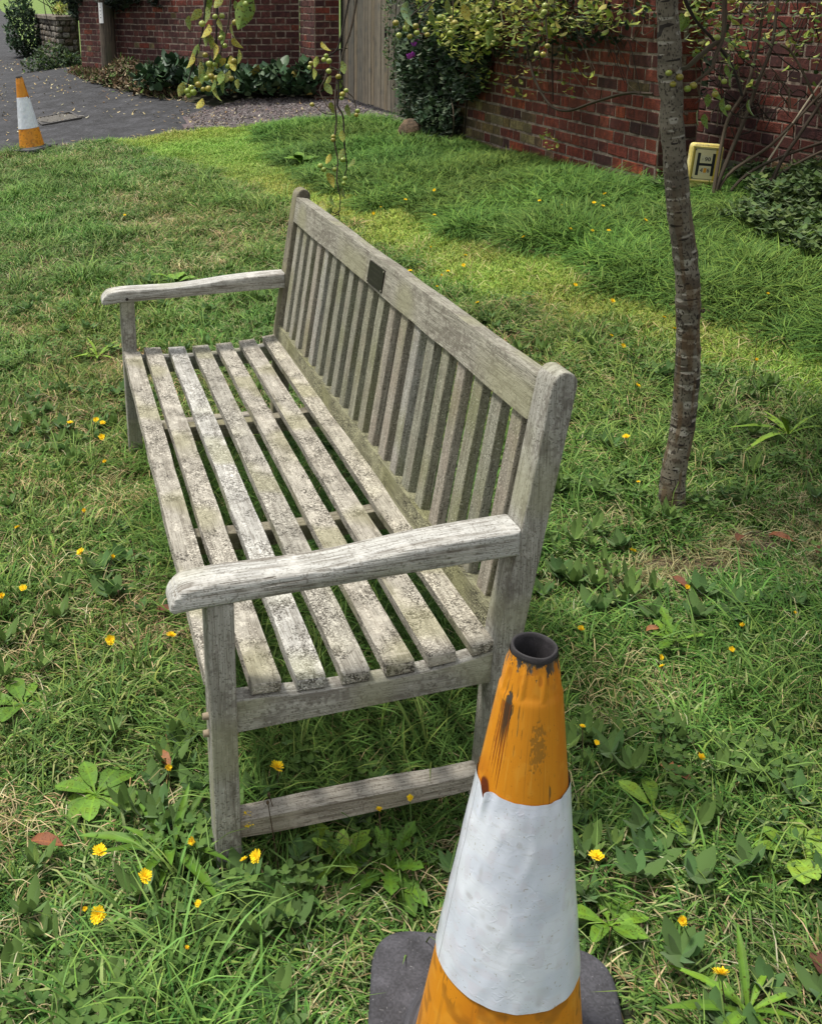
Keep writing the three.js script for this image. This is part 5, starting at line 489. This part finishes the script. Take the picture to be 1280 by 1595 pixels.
// ---------------------------------------------------------------- weeds
const single = (T) => { const g = new THREE.BufferGeometry(), uv = []; g.setAttribute('position', new THREE.Float32BufferAttribute(T.pos, 3)); for (let i = 0; i < T.pos.length; i += 3) uv.push(T.pos[i] + 0.5, T.pos[i + 1]); g.setAttribute('uv', new THREE.Float32BufferAttribute(uv, 2)); g.setIndex(T.idx); g.scale(1, 1, -1); g.computeVertexNormals(); return g; };
const veinTex = (() => { const a = new PN(20, 30, 801), b = new PN(4, 6, 802); return tex(128, 256, (u, v, k) => { const g = 222 + 40 * (a.at(u, v) - 0.5); k[0] = g; k[1] = g; k[2] = g; if (Math.abs(u - 0.5) < 0.022) mix3(k, 255, 255, 220, 0.8); const s = (v * 9 - Math.abs(u - 0.5) * 5) % 1; if (s > 0.9) mix3(k, 250, 255, 210, 0.35); mix3(k, 150, 110, 60, sstep(0.78, 0.86, a.at(u + 0.3, v + 0.6)) * 0.8); mix3(k, 235, 215, 130, sstep(0.6, 0.8, b.at(u, v)) * 0.35); }); })();
const WM = { dark: [0x4f7228, 0x5a7f30, 0x466624], pale: [0x7f9f40, 0x8aac48, 0x709238], mid: [0x638832, 0x6e9438, 0x577a2c] };
for (const k in WM) WM[k] = WM[k].map((c) => new THREE.MeshPhysicalMaterial({ color: c, map: veinTex, roughness: 0.55, specularIntensity: 0.35, side: THREE.DoubleSide }));
const WL = { strap: [single(leafTemplate([[0, 0.012], [0.15, 0.03], [0.4, 0.062], [0.65, 0.06], [0.88, 0.03], [1, 0]], { fold: 0.5, droop: 0.3 })), single(leafTemplate([[0, 0.012], [0.15, 0.035], [0.4, 0.07], [0.65, 0.06], [0.9, 0.03], [1, 0]], { fold: 0.4, droop: 0.6 }))], broad: [single(leafTemplate([[0, 0.02], [0.22, 0.03], [0.32, 0.11], [0.5, 0.19], [0.7, 0.225], [0.86, 0.18], [0.96, 0.09], [1, 0.02]], { fold: 0.2, droop: 0.3, wave: 0.015 })), single(leafTemplate([[0, 0.02], [0.18, 0.03], [0.3, 0.1], [0.5, 0.17], [0.7, 0.19], [0.87, 0.14], [0.97, 0.06], [1, 0.01]], { fold: 0.3, droop: 0.45, wave: 0.02 }))], lobed: [single(leafTemplate([[0, 0.015], [0.12, 0.07], [0.2, 0.035], [0.32, 0.12], [0.4, 0.06], [0.54, 0.16], [0.62, 0.09], [0.78, 0.16], [0.9, 0.1], [1, 0]], { fold: 0.2, droop: 0.35, wave: 0.01 })), single(leafTemplate([[0, 0.015], [0.14, 0.06], [0.24, 0.03], [0.36, 0.13], [0.46, 0.07], [0.6, 0.17], [0.7, 0.1], [0.86, 0.13], [1, 0]], { fold: 0.25, droop: 0.2 }))] };
function weed(name, label, x, z, kind, n, len, mats, { up = [0.7, 1.35], sN = 1, a0 = 0, a1 = 6.283, group } = {}) { seed(sN * 13 + 5); const g = thing(name, label, 'weed', [x, bumpy(x, z), z], group); for (let i = 0; i < n; i++) { const m = part('leaf', pick(WL[kind]), pick(WM[mats]), g); m.rotation.order = 'YXZ'; m.rotation.set(rr(up[0], up[1]), a0 + (a1 - a0) * (i + rr(-0.3, 0.3)) / n, rr(-0.25, 0.25)); m.scale.setScalar(rr(len[0], len[1])); m.position.y = 0.025; } return g; }
weed('plantain', 'large strap leaved plantain beside the near front leg of the bench', -0.075, -0.075, 'strap', 19, [0.1, 0.19], 'dark', { sN: 1, up: [0.5, 1.4] });
weed('dock', 'broad leaved dock rosette in front of the bench stretcher', 0.215, 0.03, 'broad', 7, [0.055, 0.1], 'pale', { sN: 2, up: [0.35, 1.2] });
weed('dandelion', 'dark toothed dandelion rosette between the stretcher and the big cone', 0.3, 0.06, 'lobed', 15, [0.065, 0.12], 'dark', { sN: 3, up: [0.6, 1.35] });
weed('dandelion', 'wide flat leafy rosette in the grass left of the bench front leg', -0.2, -0.27, 'broad', 22, [0.045, 0.085], 'mid', { sN: 4, up: [1.0, 1.5] });
weed('dandelion', 'leafy rosette at the left edge level with the bench seat front', -0.34, -0.58, 'broad', 9, [0.06, 0.1], 'mid', { sN: 5, up: [0.8, 1.4] });
weed('dandelion', 'toothed rosette below the bare patch by the tree', 1.16, -0.37, 'lobed', 11, [0.055, 0.095], 'mid', { sN: 6 });
weed('dandelion', 'leafy rosette near the right edge of the lawn', 1.0, 0.24, 'broad', 11, [0.06, 0.1], 'pale', { sN: 7 });
weed('plantain', 'single pale broad leaved plantain right of the big cone', 0.83, 0.07, 'broad', 5, [0.07, 0.1], 'pale', { sN: 8, up: [0.8, 1.4] });
weed('plantain', 'plantain leaves close to the right side of the cone base', 0.62, 0.27, 'broad', 8, [0.06, 0.09], 'mid', { sN: 9 });
weed('plantain', 'strap leaved plantain at the lower right corner', 0.74, 0.47, 'strap', 10, [0.08, 0.15], 'mid', { sN: 10, up: [0.5, 1.3] });
weed('dandelion', 'rosette behind the bench near its back leg', 0.9, -0.75, 'lobed', 12, [0.08, 0.14], 'dark', { sN: 11 });
weed('plantain', 'pale strap leaves right of the tree trunk', 2.03, -1.09, 'strap', 9, [0.1, 0.18], 'pale', { sN: 12, up: [0.6, 1.3] });
weed('plantain', 'leafy plantain at the far edge of the mown strip', 1.78, -6.5, 'broad', 14, [0.1, 0.18], 'mid', { sN: 13, up: [0.6, 1.3] });
weed('dandelion', 'leafy rosette on the rough lawn beyond the far arm of the bench', 0.42, -3.9, 'broad', 12, [0.08, 0.14], 'mid', { sN: 14 });
weed('plantain', 'plantain tuft left of the far front leg', -0.05, -2.9, 'strap', 12, [0.09, 0.15], 'pale', { sN: 15, up: [0.6, 1.3] });

// ---------------------------------------------------------------- yellow hawkbits
const headGeo = (() => { const b = new Batch(); seed(901); for (let ring = 0; ring < 3; ring++) { const n = [17, 13, 8][ring]; for (let k = 0; k < n; k++) b.add(leafTemplate([[0, 0.05], [0.5, 0.11], [0.9, 0.12], [1, 0.06]], { fold: 0.1, droop: 0.15 }), 0, ring * 0.06, 0, [1, 0.78, 0.5][ring] * rr(0.85, 1.08), [1.35, 1.0, 0.55][ring] + rr(-0.15, 0.15), k / n * 6.283 + ring, 0, tint([0.86, 0.6, 0.012], 0.12, 0.05)); } return b.geo(); })();
const cupGeo = new THREE.ConeGeometry(0.42, 0.9, 9).rotateX(Math.PI).translate(0, -0.4, 0), budGeo = new THREE.SphereGeometry(0.5, 8, 6);
const PETAL = leafMat({ transmission: 0.15 }), STEMM = std(0x4e6a30, 0.8), STEMB = std(0x4a3a26, 0.85), BUDM = std(0xc08a1c, 0.7);
const FL = [[-0.19,-2.04],[-0.10,-2.04],[-0.08,-1.96],[-0.09,-1.86],[-0.09,-1.66],[-0.17,-1.36],[-0.36,-1.31],[-0.19,-1.13],[-0.11,-1.06],[-0.34,-0.97],[-0.39,-0.93],[-0.00,-0.67],[-0.14,-0.68],[-0.06,-0.23],[-0.20,-0.04],[-0.04,-0.02],[0.06,-0.02],[0.03,-0.03],[0.04,0.05],[0.06,0.06],[-0.13,0.05],[-0.21,0.09],[-0.23,0.08],[-0.05,0.12],[-0.08,0.20],[0.14,-0.14],[0.29,-0.32],[0.36,0.00],[0.30,0.00],[0.93,-0.41],[1.23,-0.44],[1.28,-0.29],[1.39,-0.26],[1.04,-0.25],[1.01,-0.20],[0.76,-0.09],[0.77,-0.05],[0.92,0.07],[0.63,0.20],[0.70,0.35],[0.70,0.45],[1.19,-0.21],[2.01,-2.16],[2.09,-1.91],[2.08,-1.82],[1.87,-1.92],[1.87,-1.83],[2.55,-1.90],[2.16,-1.44],[1.72,-1.48],[1.52,-1.21],[1.40,-0.94],[1.21,-0.65],[1.66,-4.29],[1.71,-4.31],[1.87,-4.32],[1.88,-3.86],[2.07,-4.36],[1.67,-3.37],[1.76,-3.12],[1.47,-3.11],[1.61,-2.97],[1.56,-2.93],[1.68,-2.95],[1.50,-2.83],[1.57,-2.52],[1.97,-2.40],[2.36,-3.54],[2.41,-3.39],[2.28,-3.04],[2.35,-2.95],[2.41,-2.90],[2.54,-3.19],[2.61,-3.30],[2.51,-3.23],[2.58,-2.86],[2.04,-3.06],[0.27,-5.36]];
const OWN = { 11: 'bright hawkbit flower close to the outside of the near front leg', 20: 'hawkbit flower in the grass in front of the plantain', 21: 'large open hawkbit near the bottom left of the lawn', 14: 'hawkbit flower beside the flat leafy rosette', 25: 'open hawkbit flower under the near end of the seat', 16: 'hawkbit flower touching the foot of the near front leg', 37: 'largest hawkbit flower, right of the cone sleeve', 39: 'large hawkbit flower low on the right side', 40: 'lowest hawkbit flower at the right', 38: 'hawkbit flower just right of the cone sleeve', 29: 'hawkbit flower just right of the cone tip', 10: 'hawkbit flower at the left edge of the picture', 26: 'hawkbit flower in the dark grass under the seat bearer' };
const SMALL = new Set([17, 18, 22, 23, 24, 27, 28, 32, 33, 34, 35, 36, 41, 51]);
const ORD = ['first', 'second', 'third', 'fourth', 'fifth', 'sixth', 'seventh', 'eighth', 'ninth', 'tenth', 'eleventh', 'twelfth', 'thirteenth', 'fourteenth', 'fifteenth', 'sixteenth', 'seventeenth', 'eighteenth', 'nineteenth', 'twentieth', 'twenty-first', 'twenty-second', 'twenty-third', 'twenty-fourth', 'twenty-fifth', 'twenty-sixth'];
const areaOf = ([x, z], i) => (OWN[i] ? 'own' : z < -2.2 && x > 1 ? 'behind the bench' : x > 0.7 ? 'around the tree and right of the cone' : x < 0.02 && z < -0.3 ? 'in the open grass left of the seat' : 'around the near front leg');
camera.updateMatrixWorld(); camera.updateProjectionMatrix(); const leftness = FL.map(([x, z]) => V(x, ground(x, z) + 0.08, z).project(camera).x);
seed(902); FL.forEach(([x, z], i) => { const area = areaOf([x, z], i), rank = FL.filter((q, j) => areaOf(q, j) === area && leftness[j] < leftness[i]).length;
  const g = thing('hawkbit', OWN[i] ?? `yellow hawkbit ${area}, ${ORD[rank]} from the left there`, 'flower', [x, bumpy(x, z), z], 'yellow hawkbits in the grass'), H = rr(0.085, 0.115), lx = rr(-0.02, 0.02), lz = rr(-0.02, 0.02), r = (SMALL.has(i) ? rr(0.006, 0.008) : OWN[i] ? rr(0.013, 0.015) : rr(0.0105, 0.013)); part('stem', limb([[-lx * 2, -0.01, -lz * 2], [-lx, H * 0.5, -lz], [0, H - 0.004, 0]], 0.0012, 0.001, { seg: 5, per: 3, s: i }), (i * 7) % 5 < 2 ? STEMB : STEMM, g); seed(5000 + i); const hd = part('flower_head', headGeo, PETAL, g); hd.position.y = H; hd.scale.setScalar(r); hd.rotation.set(rr(-0.3, 0.9), rr(0, 6), rr(-0.7, 0.7)); const shut = rnd() < 0.25; if (shut) hd.scale.set(r * 0.6, r * 1.3, r * 0.6); part('calyx', cupGeo, STEMM, hd); });
// tall bare seed stalks
{ seed(903); const sp = [[2.05, -1.35, 0.28], [1.72, -1.55, 0.2], [1.6, -4.05, 0.22], [0.9, -3.2, 0.2], [-0.04, -1.02, 0.16], [-0.1, -0.72, 0.2], [0.13, -0.03, 0.15], [0.11, 0.02, 0.18], [1.9, -1.3, 0.2]]; sp.forEach(([x, z, h], i) => { const g = thing('seed_stalk', ['thin dark seed stalk right of the tree trunk', 'thin dark seed stalk behind the tree trunk', 'thin dark seed stalk on the far mown strip', 'thin dark seed stalk behind the far end of the bench', 'thin dark seed stalk in the open grass left of the seat', 'thin slanting seed stalk left of the near arm', 'thin seed stalk crossing the stretcher beside the near leg', 'second thin seed stalk crossing the stretcher', 'short seed stalk beside the tree trunk'][i], 'seed stalk', [x, bumpy(x, z), z]); const a = rr(-0.05, 0.05); part('stem', limb([[0, -0.01, 0], [a * 0.4, h * 0.5, rr(-0.02, 0.02)], [a, h, rr(-0.03, 0.03)]], 0.0014, 0.0009, { seg: 5, per: 4, s: i }), STEMB, g); const b = part('seed_head', budGeo, STEMB, g); b.position.set(a, h, 0); b.scale.set(0.006, 0.009, 0.006); }); }
// fallen brown leaves in the grass
{ const brown = [0x8a5638, 0x6e4228, 0x9c6a48, 0x7a4a34, 0x5a3322].map((c) => new THREE.MeshPhysicalMaterial({ color: c, map: veinTex, roughness: 0.8, side: THREE.DoubleSide })), geos = [single(leafTemplate([[0, 0.02], [0.1, 0.12], [0.18, 0.07], [0.34, 0.24], [0.44, 0.12], [0.6, 0.28], [0.7, 0.15], [0.85, 0.2], [1, 0.02]], { fold: 0.45, droop: 0.3, wave: 0.06 })), single(leafTemplate([[0, 0.02], [0.2, 0.18], [0.5, 0.26], [0.8, 0.17], [1, 0]], { fold: 0.7, droop: 0.4, wave: 0.05 }))];
  [[-0.32, -0.15, 0.058, 0, 'pinkish brown dead leaf at the lower left of the lawn', 1.4, 1], [0.885, 0.0, 0.06, 2, 'brown lobed dead leaf right of the cone', 0.8, 0], [0.88, 0.43, 0.07, 4, 'dark red brown leaf at the bottom right', 0.3, 1], [1.61, -0.63, 0.06, 0, 'brown dead leaf on the bare earth right of the tree foot', 1.1, 1], [1.52, -0.64, 0.05, 1, 'curled brown leaf in the middle of the bare earth', 2.5, 1], [1.28, -0.57, 0.05, 3, 'small red brown leaf at the front of the bare earth', 0.4, 1], [0.36, -1.2, 0.06, 3, 'reddish leaf seen through the seat slats', 0.9, 1], [1.66, -0.51, 0.06, 1, 'brown leaf at the right edge beyond the bare earth', 2.0, 0], [-0.07, -0.33, 0.05, 2, 'small tan leaf behind the flat rosette', 0.6, 1], [1.1, -0.4, 0.04, 2, 'tan leaf beside the toothed rosette', 1.9, 1], [-0.02, -0.85, 0.06, 1, 'narrow brown leaf beside the near arm tip', 1.6, 1], [1.0, -0.9, 0.045, 0, 'brown leaf in the grass just behind the bench', 0.2, 1]].forEach(([x, z, s, m, lab, r, k]) => { const o = part('dead_leaf', geos[k], brown[m], scene); o.name = numbered('dead_leaf'); tag(o, lab, 'leaf', 'fallen leaves in the grass'); o.position.set(x, bumpy(x, z) + 0.05, z); o.rotation.set(1.3, r, 0.2, 'YXZ'); o.scale.setScalar(s); }); }
{ const g = new THREE.IcosahedronGeometry(1, 2), p = g.attributes.position; for (let i = 0; i < p.count; i++) { const k = 0.8 + 0.4 * noise(p.getX(i) * 2 + 5, p.getZ(i) * 2 + p.getY(i)); p.setXYZ(i, p.getX(i) * k, p.getY(i) * k, p.getZ(i) * k); } g.computeVertexNormals(); const m = part('rock', boxUV(g, 'x', 3, 3), std(0x8a7358, 0.95, { map: brickTex, bumpMap: mortarTex, bumpScale: 0.01 }), scene); m.name = 'rock'; tag(m, 'rough brown stone lying at the foot of the ivy', 'stone'); m.position.set(2.78, 0.47, -6.72); m.scale.set(0.13, 0.1, 0.12); }

scene.traverse((o) => { if (o.isMesh) { o.castShadow = true; o.receiveShadow = true; } });
renderer.render(scene, camera);
